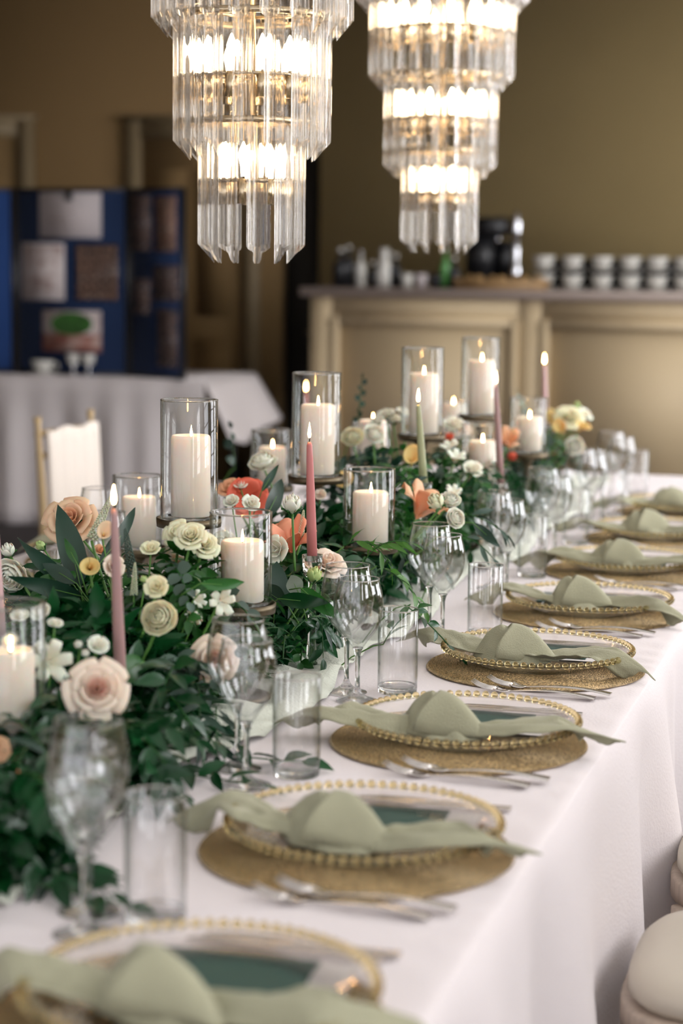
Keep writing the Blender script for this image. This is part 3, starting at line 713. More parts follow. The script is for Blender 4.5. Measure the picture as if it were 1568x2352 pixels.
ch = chair(ony(165, 1060, 5.9).x+.17, 5.9, radians(176), M['pad'], M['giltwood'], 'gilt chair with cream cover on its back across the table', M['cover'])

# ------------------------------------------------------------------ candles
flm = MB().lathe([(0, 0), (.0024, .002), (.0036, .007), (.0033, .013), (.0018, .022), (.0006, .029), (0, .031)], 12).mesh('flame')
wick_ = MB().tube([(0, 0, 0), (.0003, 0, .004), (.001, 0, .008)], .0008, 6).mesh('wick')
cylc = {}
def hurricane(H):
    if H not in cylc:
        cylc[H] = MB().lathe([(.0478, .001), (.0495, .002), (.050, .006), (.050, H-.001), (.0492, H), (.0478, H-.001), (.0478, .001)], 64).mesh('hurricane_glass')
    return cylc[H]
def candlestand(top, h_, lb):
    """round dish on a tapering stem"""
    r = thing('candle_stand', lb, 'candle stand', T(top.x, top.y, TZ+.008), 'metal candle stands')
    obj('dish', MB().lathe([(0, h_-.010), (.05, h_-.010), (.0565, h_-.009), (.0575, h_+.006), (.0545, h_+.006), (.054, h_), (0, h_)], 56), M['bronze'], r)
    obj('stem', MB().lathe([(0, h_-.010), (.022, h_-.0105), (.014, h_-.022), (.0085, h_-.04), (.007, h_*.5), (.009, .02), (.016, .011), (0, .011)], 24), M['bronze'], r)
    obj('foot', MB().lathe([(0, 0), (.050, 0), (.051, .005), (.046, .009), (.012, .013), (0, .013)], 40), M['bronze'], r)
def pillar(px, py, D, gH, ch_, lb, stand=True, cr=.0345, ang=0):
    p = at(px, py, D); z0 = p.z; hs = z0-(TZ+.008)
    base = 'on ' + lb
    if hs > .05 and stand: candlestand(p, hs, 'round aged-brass stand carrying the candle %s' % lb)
    else: z0 = TZ+.01
    o = thing('hurricane_glass', 'clear cylinder glass around the candle %s' % lb, 'candle glass', T(p.x, p.y, z0+.001), 'cylinder candle glasses')
    obj('glass_wall', hurricane(gH), M['vase'], o); obj('rim', rim_mesh(.0489, gH-.001, .0016), M['glass'], o)
    obj('glass_base', MB().lathe([(0, .0002), (.0455, .0002), (.0475, .003), (.0475, .0065), (0, .0065)], 48), M['glass'], o)
    c = thing('pillar_candle', 'lit ivory pillar candle %s' % lb, 'candle', T(p.x+.003, p.y, z0+.0085) @ RZ(ang), 'ivory pillar candles')
    R_ = random.Random(int(px))
    pr = [(0, 0), (cr-.002, 0), (cr, .002), (cr, ch_-.006), (cr-.001, ch_-.002), (cr-.003, ch_), (cr-.006, ch_-.001), (cr-.012, ch_-.005), (0, ch_-.007)]
    obj('candle_wax', MB().lathe(pr, 48), M['wax'], c)
    obj('wick', wick_, M['wick'], c, T(0, 0, ch_-.007)); obj('flame', flm, M['flame'], c, T(.0008, 0, ch_-.003) @ S(.66))
pillar(434, 1196, 3.48, .211, .142, 'in the tall glass left of centre')
pillar(725, 1098, 4.05, .213, .142, 'behind the dusty pink taper')
pillar(846, 1255, 3.85, .150, .099, 'in the short glass at the middle of the table', ang=1)
pillar(552, 1392, 3.20, .152, .099, 'in the short glass beside the red amaryllis', ang=2)
pillar(968, 1002, 4.75, .210, .142, 'behind the sage green taper')
pillar(1101, 958, 5.25, .208, .142, 'highest and farthest along the table')
pillar(1103, 1113, 4.90, .150, .100, 'below the farthest tall candle, left of its mauve taper')
pillar(1211, 1043, 5.35, .150, .092, 'farthest right among the flowers')
pillar(20, 1690, 2.62, .176, .108, 'cut by the left edge of the photo', cr=.032)
pillar(316, 1262, 4.02, .150, .100, 'behind the near mauve taper')
pillar(622, 1120, 5.00, .145, .095, 'hidden behind the white ranunculus left of centre')
pillar(852, 1060, 4.95, .095, .095, 'low between white ranunculus flowers at the far middle')
pillar(1037, 1010, 5.9, .11, .10, 'low between the two farthest tall candles')
def taper(px0, py0, px1, py1, D, wm, lb, r0=.0090, holder=True):
    """px0,py0 foot of the candle; px1,py1 its tip"""
    b = at(px0, py0, D); t_ = at(px1, py1, D); h_ = t_.z-b.z; zb = b.z
    c = thing('taper_candle', lb, 'candle', T(b.x, b.y, zb), 'tapered dinner candles')
    dx = (t_.x-b.x)
    obj('candle_wax', MB().tube([(dx*k, 0, h_*k) for k in (0, .3, .6, .85, .97, 1)], [r0, r0*.95, r0*.82, r0*.66, r0*.55, r0*.3], 20), wm, c)
    obj('wick', wick_, M['wick'], c, T(dx, 0, h_-.001) @ S(1.2)); obj('flame', flm, M['flame'], c, T(dx, 0, h_+.006) @ S(.9))
    hh = zb-TZ-.008
    if holder and hh > .02:
        g = thing('taper_holder', ' '.join(('small clear glass holder under the %s' % lb.replace(',', '')).split()[:16]), 'candle holder', T(b.x, b.y, TZ+.008))
        obj('foot', MB().lathe([(0, 0), (.034, 0), (.035, .004), (.02, .010), (0, .012)], 32), M['glass'], g)
        obj('stem', MB().lathe([(0, .011), (.011, .012), (.007, hh*.3), (.007, max(.02, hh-.03)), (.016, max(.025, hh-.02)), (0, max(.028, hh-.018))], 24), M['glass'], g)
        obj('socket', MB().lathe([(0, hh-.018), (.016, hh-.017), (.018, hh+.012), (.0155, hh+.012), (r0+.001, hh+.001), (0, hh-.001)], 24), M['glass'], g)
taper(280, 1655, 284, 1162, 2.78, M['mauve_wax'], 'near mauve taper candle, tall in front of the ranunculus')
taper(717, 1290, 720, 1012, 3.42, M['pink_wax'], 'dusty rose taper candle, sharp in the middle of the table', .0090)
taper(973, 1120, 965, 928, 4.15, M['green_wax'], 'sage green taper candle, the only green one')
taper(1150, 1120, 1143, 884, 4.75, M['mauve_wax'], 'thin mauve taper candle, right of two far pillars')
taper(1252, 985, 1253, 838, 5.75, M['pale_wax'], 'pale pink taper candle, the farthest one')
taper(2, 1482, -2, 1056, 2.95, M['pale_wax'], 'pale pink taper candle, at the left edge')
taper(707, 1085, 709, 900, 6.1, M['pink_wax'], 'rose taper candle, seen through a tall cylinder glass', holder=True)

# ------------------------------------------------------------------ chandeliers
def crystal_mesh(L):
    # three-lobed prism, one lobe pointing inwards (-X side); cut off on a slant with the tip on the inner side
    sec = []; N = 42
    for k in range(N):
        a = 2*pi*k/N; lob = .5+.5*cos(3*(a-pi)); r_ = .0062+.0150*lob**2.2
        sec.append((r_*cos(a)*.92, r_*sin(a)*1.04))
    lo = lambda x: (x+.017)/.034*.040
    vs = []
    for (x, y) in sec: vs.append((x, y, L))
    for (x, y) in sec: vs.append((x, y, lo(x)))
    vs += [v for v in vs]          # the cut ends keep vertices of their own, so the sides stay straight
    fs = [(k, N+k, N+(k+1) % N, (k+1) % N) for k in range(N)] + [tuple(range(2*N, 3*N)), tuple(range(3*N, 4*N))[::-1]]
    me = bpy.data.meshes.new('crystal'); me.from_pydata(vs, [], fs)
    me.polygons.foreach_set('use_smooth', [i < N for i in range(len(me.polygons))])
    me.update(); return me
CR = crystal_mesh(.25)
bulbm = MB().lathe([(0, -.03), (.005, -.03), (.006, -.01), (.008, 0), (.0105, .010), (.010, .020), (.006, .032), (.002, .042), (0, .044)], 16).mesh('bulb')
sockm = MB().lathe([(0, -.075), (.012, -.075), (.012, -.030), (0, -.030)], 14).mesh('bulb_socket')
hookm = MB().tube([(0, 0, 0), (0, 0, .018), (-.012, 0, .02)], .0014, 6).mesh('hook')
def chandelier(p, lb):
    r = thing('chandelier', lb, 'chandelier', T(p))
    # z=0 is the bottom of the crystals
    tiers = [(.0, .088, 11, 7), (.188, .134, 16, 11), (.408, .174, 21, 14), (.60, .21, 25, 0)]
    for ti, (z, R_, n, nb) in enumerate(tiers):
        zt_ = z+.25
        ring = obj('ring_frame', MB().lathe([(R_-.004, zt_), (R_+.004, zt_), (R_+.004, zt_+.012), (R_-.004, zt_+.012), (R_-.004, zt_)], 64), M['brass'], r)
        zm = z+.145
        lower = obj('lamp_ring', MB().lathe([(R_-.040, zm), (R_-.026, zm), (R_-.026, zm+.006), (R_-.040, zm+.006), (R_-.040, zm)], 48), M['brass'], r)
        for k in range(n):
            a = 2*pi*k/n+ti*.21; o = obj('crystal', CR, M['crystal'], r); o.matrix_local = RZ(a) @ T(R_, 0, z)
            o = obj('hook', hookm, M['brass'], ring); o.matrix_local = RZ(a) @ T(R_, 0, z+.2501)
        for k in range(nb):
            a = 2*pi*k/nb+.4*ti+.25; b_ = obj('bulb', bulbm, M['bulb'], r); b_.matrix_local = RZ(a) @ T(R_-.036, 0, zm+.036) @ S3(.9, .9, .85)
            s_ = obj('bulb_socket', sockm, M['brass'], r); s_.matrix_local = RZ(a) @ T(R_-.036, 0, zm+.036)
        for k in range(3):
            a = 2*pi*k/3; obj('strut', MB().tube([(0, 0, zm+.003), ((R_-.03)*cos(a), (R_-.03)*sin(a), zm+.003)], .003, 6), M['brass'], r)
            obj('strut', MB().tube([(0, 0, zt_+.006), (R_*cos(a), R_*sin(a), zt_+.006)], .003, 6), M['brass'], r)
    top = 3.5-p.z
    obj('rod', MB().tube([(0, 0, .10), (0, 0, top-.03)], .006, 10), M['brass'], r)
    obj('ceiling_rose', MB().lathe([(0, top-.04), (.05, top-.035), (.065, top), (0, top)], 32), M['brass'], r)
chandelier(at(577, 602, 3.70), 'crystal tiered chandelier hanging nearer, left in the photo')
chandelier(at(1007, 580, 5.10), 'crystal tiered chandelier hanging farther back, right in the photo')

# ------------------------------------------------------------------ flowers
def pmesh(r_, hgt, half, flare, curl, seed=0, nu=7, nv=7, tip=0.0, close=0.0):
    """petal wrapped round the +Z axis, facing -X..+X"""
    R_ = random.Random(seed); ph = R_.uniform(0, 6)
    def fn(u, v):
        s = u; t = (v-.5)*2
        env = sin(min(1, s*1.02+.10)*pi*.5)**.7 * (1-.42*max(0, s-.6)*2.5*abs(t)**2)
        wdt = half*env*(1-tip*s**2*.9)
        rr = r_*(sin(s*pi*.5)**.75)*(1-close*s*s)+flare*s**2.2
        z = hgt*(s-.18*s*t*t) - curl*s**5
        rr += curl*.9*s**5 + .02*r_*sin(ph+t*5)*s
        a = t*wdt
        return (rr*cos(a), rr*sin(a), z+.03*hgt*sin(ph+t*4)*s*s)
    return solid(MB().grid(fn, nu, nv).mesh('petal'), .0005)
PR = dict(
    rose=[(pmesh(.006, .030, 1.7, .001, 0, 1), 3, 0, 0), (pmesh(.011, .032, 1.35, .002, .001, 2), 4, .5, -.001), (pmesh(.0165, .033, 1.1, .004, .003, 3), 4, .1, -.003), (pmesh(.023, .032, .95, .007, .006, 4), 5, .7, -.006), (pmesh(.029, .029, .85, .011, .009, 5), 5, .2, -.008)],
    ran=[(pmesh(.007, .024, 1.4, 0, 0, 6, close=.8), 4, 0, .004), (pmesh(.013, .026, 1.1, 0, 0, 7, close=.55), 5, .3, .001), (pmesh(.018, .027, 1.0, 0, 0, 8, close=.38), 6, .9, -.001), (pmesh(.0225, .026, .9, 0, 0, 9, close=.22), 6, .2, -.003), (pmesh(.0265, .024, .85, 0, 0, 10, close=.10), 7, .6, -.006), (pmesh(.029, .018, .8, .002, .001, 11), 7, .1, -.008)],
    bud=[(pmesh(.014, .036, 1.3, 0, 0, 12, close=.75), 4, 0, 0), (pmesh(.0185, .034, 1.1, 0, 0, 13, close=.5), 4, .7, -.001), (pmesh(.0215, .030, .9, 0, 0, 14, close=.28), 5, .3, -.003)],
    trumpet=[(pmesh(.019, .068, 1.05, .012, .006, 15, nv=9, tip=.45), 3, 0, 0), (pmesh(.022, .064, 1.0, .017, .012, 16, nv=9, tip=.45), 3, 1.047, -.002)],
    spray=[(pmesh(.005, .018, 1.3, 0, 0, 17), 3, 0, 0), (pmesh(.010, .019, 1.0, .002, .001, 18), 4, .5, -.001), (pmesh(.014, .018, .9, .006, .003, 19), 5, .2, -.003)],
    bell=[(pmesh(.010, .030, .8, .008, .006, 20, tip=.5), 6, 0, 0)],
    poppy=[(pmesh(.024, .030, 1.15, .010, .006, 21, nu=8, nv=10), 3, 0, 0), (pmesh(.028, .032, 1.1, .014, .004, 22, nu=8, nv=10), 3, 1.0, -.003)],
)
sepal = pmesh(.010, .020, .30, .004, .004, 30, tip=.8)
def calla_mesh():
    def fn(u, v):
        s = u; a = -pi*1.02+v*2*pi*1.02; r_ = .004+.020*s**1.5; lip = .02*s**4
        hz = .055*s+.016*s**3*cos(a)
        return ((r_+lip*.8)*cos(a)+.010*s*s, (r_+lip*.5)*sin(a), hz)
    return solid(MB().grid(fn, 12, 20).mesh('calla'), .0008)
CALLA = calla_mesh(); SPADIX = MB().tube([(0, 0, .01), (.001, 0, .028), (.002, 0, .044)], [.003, .0034, .002], 8).mesh('spadix')
def spike_mesh():
    R_ = random.Random(3); m = MB()
    for k in range(150):
        s = k/150; a = k*2.4; r_ = .0075*(1-s)**.6+.001; m.sphere((r_*cos(a), r_*sin(a), .085*s), .0026*(1-.55*s), 5, 4)
    return m.mesh('floret_spike')
SPIKE = spike_mesh()
joined = {}
def joinmesh(kind):
    if kind in joined: return joined[kind]
    m = MB()
    for me, n, off, dz in PR[kind]:
        vs = [v.co.copy() for v in me.vertices]; fs = [tuple(p.vertices) for p in me.polygons]
        for k in range(n):
            X = T(0, 0, dz) @ RZ(2*pi*k/n+off); m.add([X @ v for v in vs], fs)
    joined[kind] = m.mesh('bloom'); return joined[kind]
def stem_to(root, p, q, col, r_=.0022, name='stem'):
    p = Vector(p); q = Vector(q); mid = (p+q)/2+Vector((0, 0, .02)); mid.x = p.x*.75+q.x*.25; mid.y = p.y*.75+q.y*.25
    pts = []
    for k in range(8):
        t = k/7; pts.append(p*(1-t)**2+mid*2*t*(1-t)+q*t*t)
    inv = root.matrix_world.inverted()
    sc = root.matrix_world.to_scale()[0]
    o = obj(name, MB().tube([inv @ x for x in pts], r_/sc, 7), col, root)
    return o
BASEZ = {'rose': .030, 'ran': .028, 'bud': .030, 'trumpet': .035, 'spray': .018, 'bell': .02, 'poppy': .03}
DIAM = {'rose': .078, 'ran': .064, 'bud': .046, 'trumpet': .078, 'spray': .040, 'bell': .036, 'poppy': .080, 'calla': .075}
NAMES = {'rose': ('rose', 'rose'), 'ran': ('ranunculus', 'ranunculus'), 'bud': ('ranunculus_bud', 'flower bud'), 'trumpet': ('amaryllis', 'amaryllis'), 'spray': ('spray_rose', 'spray rose'), 'bell': ('freesia', 'freesia'), 'poppy': ('amaryllis', 'amaryllis'), 'calla': ('calla_lily', 'calla lily'), 'spike': ('veronica_spike', 'flower spike')}
def flower(kind, px, py, D, wpx, mt, lb, aim=(0, 0, 1), joined_=False, inner=None, root=None, stemmat=None, group=None):
    """wpx = width in the photograph; aim = direction the bloom looks (right, up, towards camera)"""
    p = at(px, py, D); a = Vector(aim).normalized(); d = RT*a.x + UP*a.y - FW*a.z
    w = wpx/F_PX*D
    sc = w/DIAM.get(kind, .045); Mx = T(p) @ face(d, rnd.uniform(0, 6)) @ S(sc) @ T(0, 0, -BASEZ.get(kind, .03)*.6)
    nm, cat = NAMES[kind]
    f = thing(nm, lb, cat, Mx, group)
    if kind == 'calla': obj('spathe', CALLA, M[mt], f); obj('spadix', SPADIX, M['p_calla'], f)
    elif kind == 'spike': obj('floret_spike', SPIKE, M[mt], f)
    elif joined_: obj('bloom', joinmesh(kind), M[mt], f)
    else:
        for li, (me, n, off, dz) in enumerate(PR[kind]):
            for k in range(n):
                o = obj('petal', me, M[inner] if inner and li < 2 else M[mt], f)
                o.matrix_local = T(0, 0, dz) @ RZ(2*pi*k/n+off+rnd.uniform(-.12, .12)) @ S(rnd.uniform(.95, 1.05))
    if kind in ('rose', 'ran', 'bud', 'spray'):
        for k in range(5): o = obj('sepal', sepal, M['leaf_mid'], f); o.matrix_local = T(0, 0, -.010) @ RZ(k*1.2566) @ S(1.2)
    base = Mx @ Vector((0, 0, -.004)); 
    if root is None: q = Vector((base.x*.6+(.0)*.4, base.y, max(TZ+.03, base.z-.12)))
    else: q = Vector(root)
    if (base-q).length > .01: stem_to(f, base, q, stemmat or M['stem'], .0022 if wpx/F_PX*D > .03 else .0014)
    return f
FL = [
 # front left arrangement
 ('rose', 222, 1582, 2.56, 128, 'p_blush', 'large blush rose in front of the near mauve taper', (.2, .3, 1), 0, 'p_blush2'),
 ('bell', 112, 1520, 2.70, 80, 'p_white', 'large white bell flower left of the near blush rose', (.4, .2, 1), 0, None),
 ('spray', 92, 1405, 2.75, 45, 'p_white', 'white bud flower right above the left edge cylinder glass', (-.3, .6, .6), 1, None),
 ('spray', 127, 1430, 2.75, 34, 'p_white', 'small white bud, lower of two above the white bell flower', (.2, .8, .4), 1, None),
 ('bud', 180, 1480, 2.72, 26, 'p_white', 'tiny white bud left of the near mauve taper', (-.3, .7, .5), 1, None),
 ('bud', 196, 1500, 2.70, 24, 'p_white', 'tiny white bud just above the near blush rose', (.0, .7, .5), 1, None),
 ('spray', 226, 1480, 2.72, 46, 'p_white', 'white spray blossom above the near blush rose', (.3, .6, .7), 1, None),
 ('spray', 45, 1412, 2.85, 40, 'p_white', 'pale blossom behind the left edge cylinder glass', (0, .7, .5), 1, None),
 ('spray', 22, 1470, 2.60, 36, 'p_white', 'pale blossom above the left edge pillar candle', (0, .6, .6), 1, None),
 ('poppy', 2, 1800, 2.40, 84, 'p_salmon', 'salmon petals at the left edge behind the nearest wine glass', (.5, -.3, .8), 0, None),
 ('poppy', -4, 1722, 2.50, 60, 'p_apricot', 'orange petals at the left edge below the pillar candle', (.2, .4, .8), 0, None),
 # back left arrangement
 ('rose', 160, 1190, 3.55, 112, 'p_peach', 'peach rose behind the long dark leaf at the left', (-.1, .5, .8), 0, 'p_apricot'),
 ('ran', 20, 1325, 3.25, 84, 'p_white', 'large ivory ranunculus drooping at the left edge', (-.4, -.4, .8), 0, None),
 ('bud', 18, 1262, 3.30, 42, 'p_white', 'ivory bud above the drooping ranunculus', (-.2, .8, .5), 0, None),
 ('bud', 92, 1252, 3.45, 30, 'p_green', 'small green bud left of the long dark leaf', (-.6, .7, .2), 0, None),
 ('calla', 206, 1305, 3.10, 52, 'p_calla', 'yellow calla opening low beside the mauve taper', (.1, .45, .9), 0, None),
 ('calla', 237, 1232, 3.15, 40, 'p_peach', 'peach calla lily below the green-white flower spike', (.2, .6, .8), 0, None),
 ('spray', 232, 1262, 3.25, 34, 'p_apricot', 'apricot blossom behind the peach calla', (.2, .7, .5), 1, None),
 ('spray', 262, 1300, 3.05, 50, 'p_blush', 'pale petals peeping out behind the near mauve taper', (.5, .2, .8), 1, None),
 ('spike', 222, 1215, 3.20, 60, 'p_spike', 'green-white tapering flower spike beside the peach rose', (.42, .9, .1), 0, None),
 ('spike', 302, 1300, 3.10, 60, 'leaf_euc', 'dark flower spike right of the near mauve taper', (-.15, 1, .2), 0, None),
 ('spike', 308, 1350, 3.05, 40, 'p_spike', 'small-flowered spike beside the tiny cream rose', (.05, 1, .2), 0, None),
 # front centre arrangement
 ('ran', 362, 1416, 2.84, 86, 'p_cream', 'cream ranunculus facing out in the front foliage', (-.1, .25, 1), 0, None),
 ('spray', 358, 1348, 2.90, 50, 'p_cream', 'small cream spray rose above the front ranunculus', (-.1, .4, 1), 0, None),
 ('rose', 408, 1222, 3.15, 66, 'p_cream', 'left cream blossom in the cluster under the tall left candle', (-.2, .6, .8), 0, None),
 ('rose', 438, 1228, 3.10, 66, 'p_cream', 'middle cream blossom in the cluster under the tall left candle', (.0, .6, .8), 0, None),
 ('rose', 472, 1248, 3.12, 62, 'p_cream', 'right cream blossom in the cluster under the tall left candle', (.4, .5, .8), 0, None),
 ('spray', 345, 1258, 3.10, 44, 'p_cream', 'cream blossom beside the dark leaf under the back left pillar', (0, .7, .6), 0, None),
 ('bell', 508, 1382, 3.00, 50, 'p_white', 'white freesia touching the short front candle glass', (.3, .0, 1), 0, None),
 ('bell', 452, 1378, 3.02, 34, 'p_white', 'small white freesia left of the short front candle glass', (.6, .3, .6), 1, None),
 ('bell', 448, 1412, 3.00, 34, 'p_white', 'small white freesia hanging right of the front ranunculus', (-.3, -.6, .6), 1, None),
 ('bud', 330, 1330, 3.00, 22, 'p_green', 'tiny green bud left of the small cream rose', (-.2, .7, .5), 1, None),
 ('rose', 492, 1514, 2.92, 100, 'p_blush', 'blush rose seen behind the second-nearest wine glasses', (.1, .1, 1), 0, 'p_blush2'),
 # middle arrangement
 ('poppy', 570, 1143, 3.95, 90, 'p_coral', 'coral red amaryllis behind the short front candle glass', (.2, .3, 1), 0, None),
 ('spray', 525, 1118, 4.05, 50, 'p_apricot', 'apricot blossom left of the coral red amaryllis', (-.3, .6, .6), 0, None),
 ('spray', 530, 1150, 3.70, 36, 'p_white', 'left small white bloom in front of the coral amaryllis', (-.2, .7, .7), 0, None),
 ('spray', 577, 1155, 3.68, 40, 'p_white', 'right small white bloom in front of the coral amaryllis', (.3, .5, .8), 0, None),
 ('spray', 552, 1112, 3.95, 30, 'p_white', 'tiny white bloom above the coral amaryllis', (0, .8, .5), 1, None),
 ('ran', 600, 1052, 4.20, 72, 'p_white', 'ivory ranunculus on a stem left of the tall middle candle', (-.2, .9, .5), 0, None),
 ('bud', 670, 1155, 3.45, 56, 'p_white', 'closed ivory ranunculus bud on a long green stem', (-.05, 1, .25), 0, None),
 ('trumpet', 668, 1250, 3.55, 98, 'p_salmon', 'salmon amaryllis behind the long green stem', (-.15, .8, .5), 0, None),
 ('poppy', 645, 1232, 3.66, 60, 'p_salmon', 'open salmon bloom next to the short front candle glass', (-.4, .5, .8), 0, None),
 ('spray', 632, 1262, 3.45, 60, 'p_white', 'white bloom at the right rim of the short front glass', (-.5, .2, .9), 0, None),
 ('spray', 512, 1250, 3.65, 60, 'p_white', 'white bloom seen through the short front candle glass', (-.2, .4, .9), 0, None),
 ('rose', 752, 1288, 3.50, 84, 'p_blush', 'blush rose at the foot of the dusty rose taper', (.3, .75, .6), 0, None),
 ('bud', 722, 1318, 3.38, 46, 'p_green', 'green pointed amaryllis bud below the blush rose', (.25, 1, .2), 0, None),
 ('bud', 716, 1368, 3.36, 34, 'p_green', 'smaller pale green bud under the pointed amaryllis bud', (.1, 1, .2), 0, None),
 ('spike', 691, 1230, 3.55, 40, 'p_spike', 'short green-white spike left of the dusty rose taper', (.1, 1, .1), 0, None),
 # far middle arrangement
 ('ran', 808, 998, 4.60, 54, 'p_cream', 'cream ranunculus right of the tall middle candle glass', (-.1, .6, .8), 0, None),
 ('ran', 862, 992, 4.55, 52, 'p_white', 'ivory ranunculus in front of the low far candle', (.3, .5, .8), 0, None),
 ('spray', 885, 948, 4.80, 40, 'p_white', 'left white blossom in the cluster behind the sage taper', (-.2, .9, .4), 1, None),
 ('spray', 905, 960, 4.80, 38, 'p_white', 'middle white blossom in the cluster behind the sage taper', (.1, .9, .4), 1, None),
 ('spray', 928, 945, 4.85, 34, 'p_white', 'right white blossom in the cluster behind the sage taper', (.3, .8, .4), 1, None),
 ('spray', 865, 965, 4.75, 32, 'p_white', 'lowest white blossom in the cluster behind the sage taper', (-.3, .7, .5), 1, None),
 ('calla', 944, 1062, 4.40, 44, 'p_calla', 'yellow calla left of the sage taper', (0, .7, .7), 0, None),
 ('spray', 790, 1100, 4.30, 40, 'p_calla', 'yellow and red blossom right of the tall middle stand', (-.3, .4, .8), 1, None),
 ('spray', 735, 1135, 4.0, 26, 'p_blush', 'pale petals below the tall middle candle stand', (0, .4, .8), 1, None),
 # right of middle
 ('trumpet', 968, 1168, 3.95, 100, 'p_apricot', 'apricot amaryllis trumpet facing right beside white buds', (.45, .85, .3), 0, None),
 ('bud', 1000, 1150, 3.85, 50, 'p_cream', 'cream bud, lowest left of three beside the apricot amaryllis', (-.5, .7, .6), 0, None),
 ('ran', 1035, 1142, 3.90, 50, 'p_white', 'white ranunculus, topmost of three beside the apricot amaryllis', (.1, .7, .7), 0, None),
 ('ran', 1050, 1188, 3.82, 52, 'p_white', 'white ranunculus, lowest right of three beside the apricot amaryllis', (.5, .3, .8), 0, None),
 ('bell', 1046, 1052, 4.50, 38, 'p_white', 'white freesia left of the short far candle', (.2, .8, .4), 0, None),
 ('bell', 1032, 1028, 4.60, 34, 'p_white', 'upper white freesia behind the sage taper', (-.2, .8, .4), 1, None),
 ('spray', 1086, 1076, 4.45, 44, 'p_white', 'white blossom in front of the short far candle', (.3, .6, .7), 0, None),
 ('spray', 1040, 972, 4.95, 44, 'p_white', 'white blossom between the two farthest tall candles', (0, .7, .6), 1, None),
 ('spray', 1030, 1003, 4.85, 22, 'p_coral', 'small coral blossom left of the farthest tall stand', (-.2, .6, .6), 1, None),
 ('spray', 1066, 985, 4.95, 34, 'p_blush', 'pale pink blossom under the farthest tall candle', (.2, .6, .6), 1, None),
 ('bell', 1040, 1130, 4.2, 30, 'p_white', 'little white bell above the three white buds', (.2, .7, .5), 1, None),
 # far right arrangement
 ('trumpet', 1166, 1015, 5.15, 52, 'p_apricot', 'apricot bloom right of the thin mauve taper', (0, .6, .7), 0, None),
 ('bud', 1176, 1048, 5.10, 28, 'p_coral', 'coral bud under the apricot bloom', (.2, -.3, .8), 1, None),
 ('rose', 1308, 955, 5.60, 62, 'p_cream', 'cream rose high at the far right of the flowers', (.1, .6, .7), 0, None),
 ('spray', 1346, 950, 5.65, 34, 'p_white', 'small white blossom right of the far cream rose', (.6, .6, .5), 1, None),
 ('calla', 1330, 985, 5.55, 40, 'p_calla', 'yellow calla under the far cream rose', (.3, .6, .7), 0, None),
 ('calla', 1290, 990, 5.55, 34, 'p_calla', 'yellow calla left under the far cream rose', (-.4, .6, .7), 0, None),
 ('ran', 1322, 1022, 5.50, 46, 'p_white', 'white ranunculus low in the farthest flowers', (.1, .2, 1), 0, None),
 ('trumpet', 1268, 968, 5.65, 44, 'p_calla', 'orange-yellow bloom right of the farthest taper', (0, .8, .5), 0, None),
 ('bud', 1325, 930, 5.65, 20, 'p_green', 'green bud on top of the farthest flowers', (.1, 1, .2), 1, None),
 ('spray', 1250, 945, 5.8, 30, 'p_white', 'pale blossom behind the farthest taper', (0, .8, .4), 1, None),
]
for a in FL:
    kind, px, py, D, w, mt, lb, aim, jn, inner = a
    rt = None
    if 'long green stem' in lb and kind == 'bud': rt = at(677, 1312, 3.45)
    flower(kind, px, py, D, w, mt, lb, aim, bool(jn), inner, rt)

# vases that hold them
vasem = {}
def vase(px, py, r_, h_, lb, D=None):
    p = onz(px, py, TZ); 
    me = MB().lathe([(0, 0), (r_-.003, 0), (r_, .003), (r_, h_-.001), (r_-.001, h_), (r_-.0025, h_-.001), (r_-.0025, .012), (0, .010)], 48)
    o = obj('vase', me, M['vase'], None, T(p.x, p.y, TZ+.008)); props(o, lb, 'vase', 'clear cylinder vases')
    return Vector((p.x, p.y, TZ+.008))
VS = [vase(402, 1650, .040, .115, 'clear glass vase under the front ranunculus'),
      vase(150, 1440, .040, .13, 'clear glass vase under the back left peach rose'),
      vase(668, 1495, .036, .11, 'clear glass vase under the salmon amaryllis'),
      vase(180, 1800, .040, .12, 'clear glass vase under the near blush rose'),
      vase(960, 1340, .040, .12, 'clear glass vase under the apricot amaryllis'),
      vase(840, 1300, .038, .12, 'clear glass vase in the far middle flowers'),
      vase(1215, 1180, .040, .12, 'clear glass vase under the farthest flowers')]

# ------------------------------------------------------------------ foliage
def leafmesh(L, w, fold, bend, n=5, wave=0, tipw=1.0, round_=False):
    """leaf along +X with a midrib fold, drooping to its tip"""
    m = MB(); rows = []
    for i in range(n+1):
        s = i/n
        ww = w*(sin(pi*s**(.85))**(.6 if round_ else .9)) if 0 < s < 1 else 0
        z = -bend*s*s*L; x = L*s; wv = wave*sin(s*9)
        rows.append([(x, -ww, z+fold*ww+wv), (x, 0, z), (x, ww, z+fold*ww-wv)])
    vs = [p for r in rows for p in r]; fs = []
    for i in range(n):
        for j in range(2):
            a = i*3+j; fs.append((a, a+3, a+4, a+1))
    m.add(vs, fs); return m.mesh('leaf')
LM = {'ruscus': leafmesh(.045, .0100, .35, .25), 'ruscus2': leafmesh(.038, .0065, .3, .5), 'olive': leafmesh(.050, .0055, .3, .35, 5, .001), 'euc': leafmesh(.026, .0115, .2, .1, 5, 0, 1, True),
      'mid': leafmesh(.034, .0095, .3, .35, 5, .001, 1, True), 'blade': leafmesh(.115, .0135, .35, .25, 9, .003), 'ivy': leafmesh(.045, .020, .2, .25, 6, .003, 1, True), 'needle': leafmesh(.036, .0030, .3, .5, 4)}
def sprig_path(p, d, L, droop, n=9):
    p = Vector(p); d = Vector(d).normalized(); pts = [p.copy()]
    for i in range(n-1):
        pts.append(pts[-1]+d*(L/(n-1))); d = (d+Vector((0, 0, -droop/(n-1)))).normalized()
        if pts[-1].z < TZ+.014: pts[-1].z = TZ+.014; d.z = max(d.z, .02)
    return pts
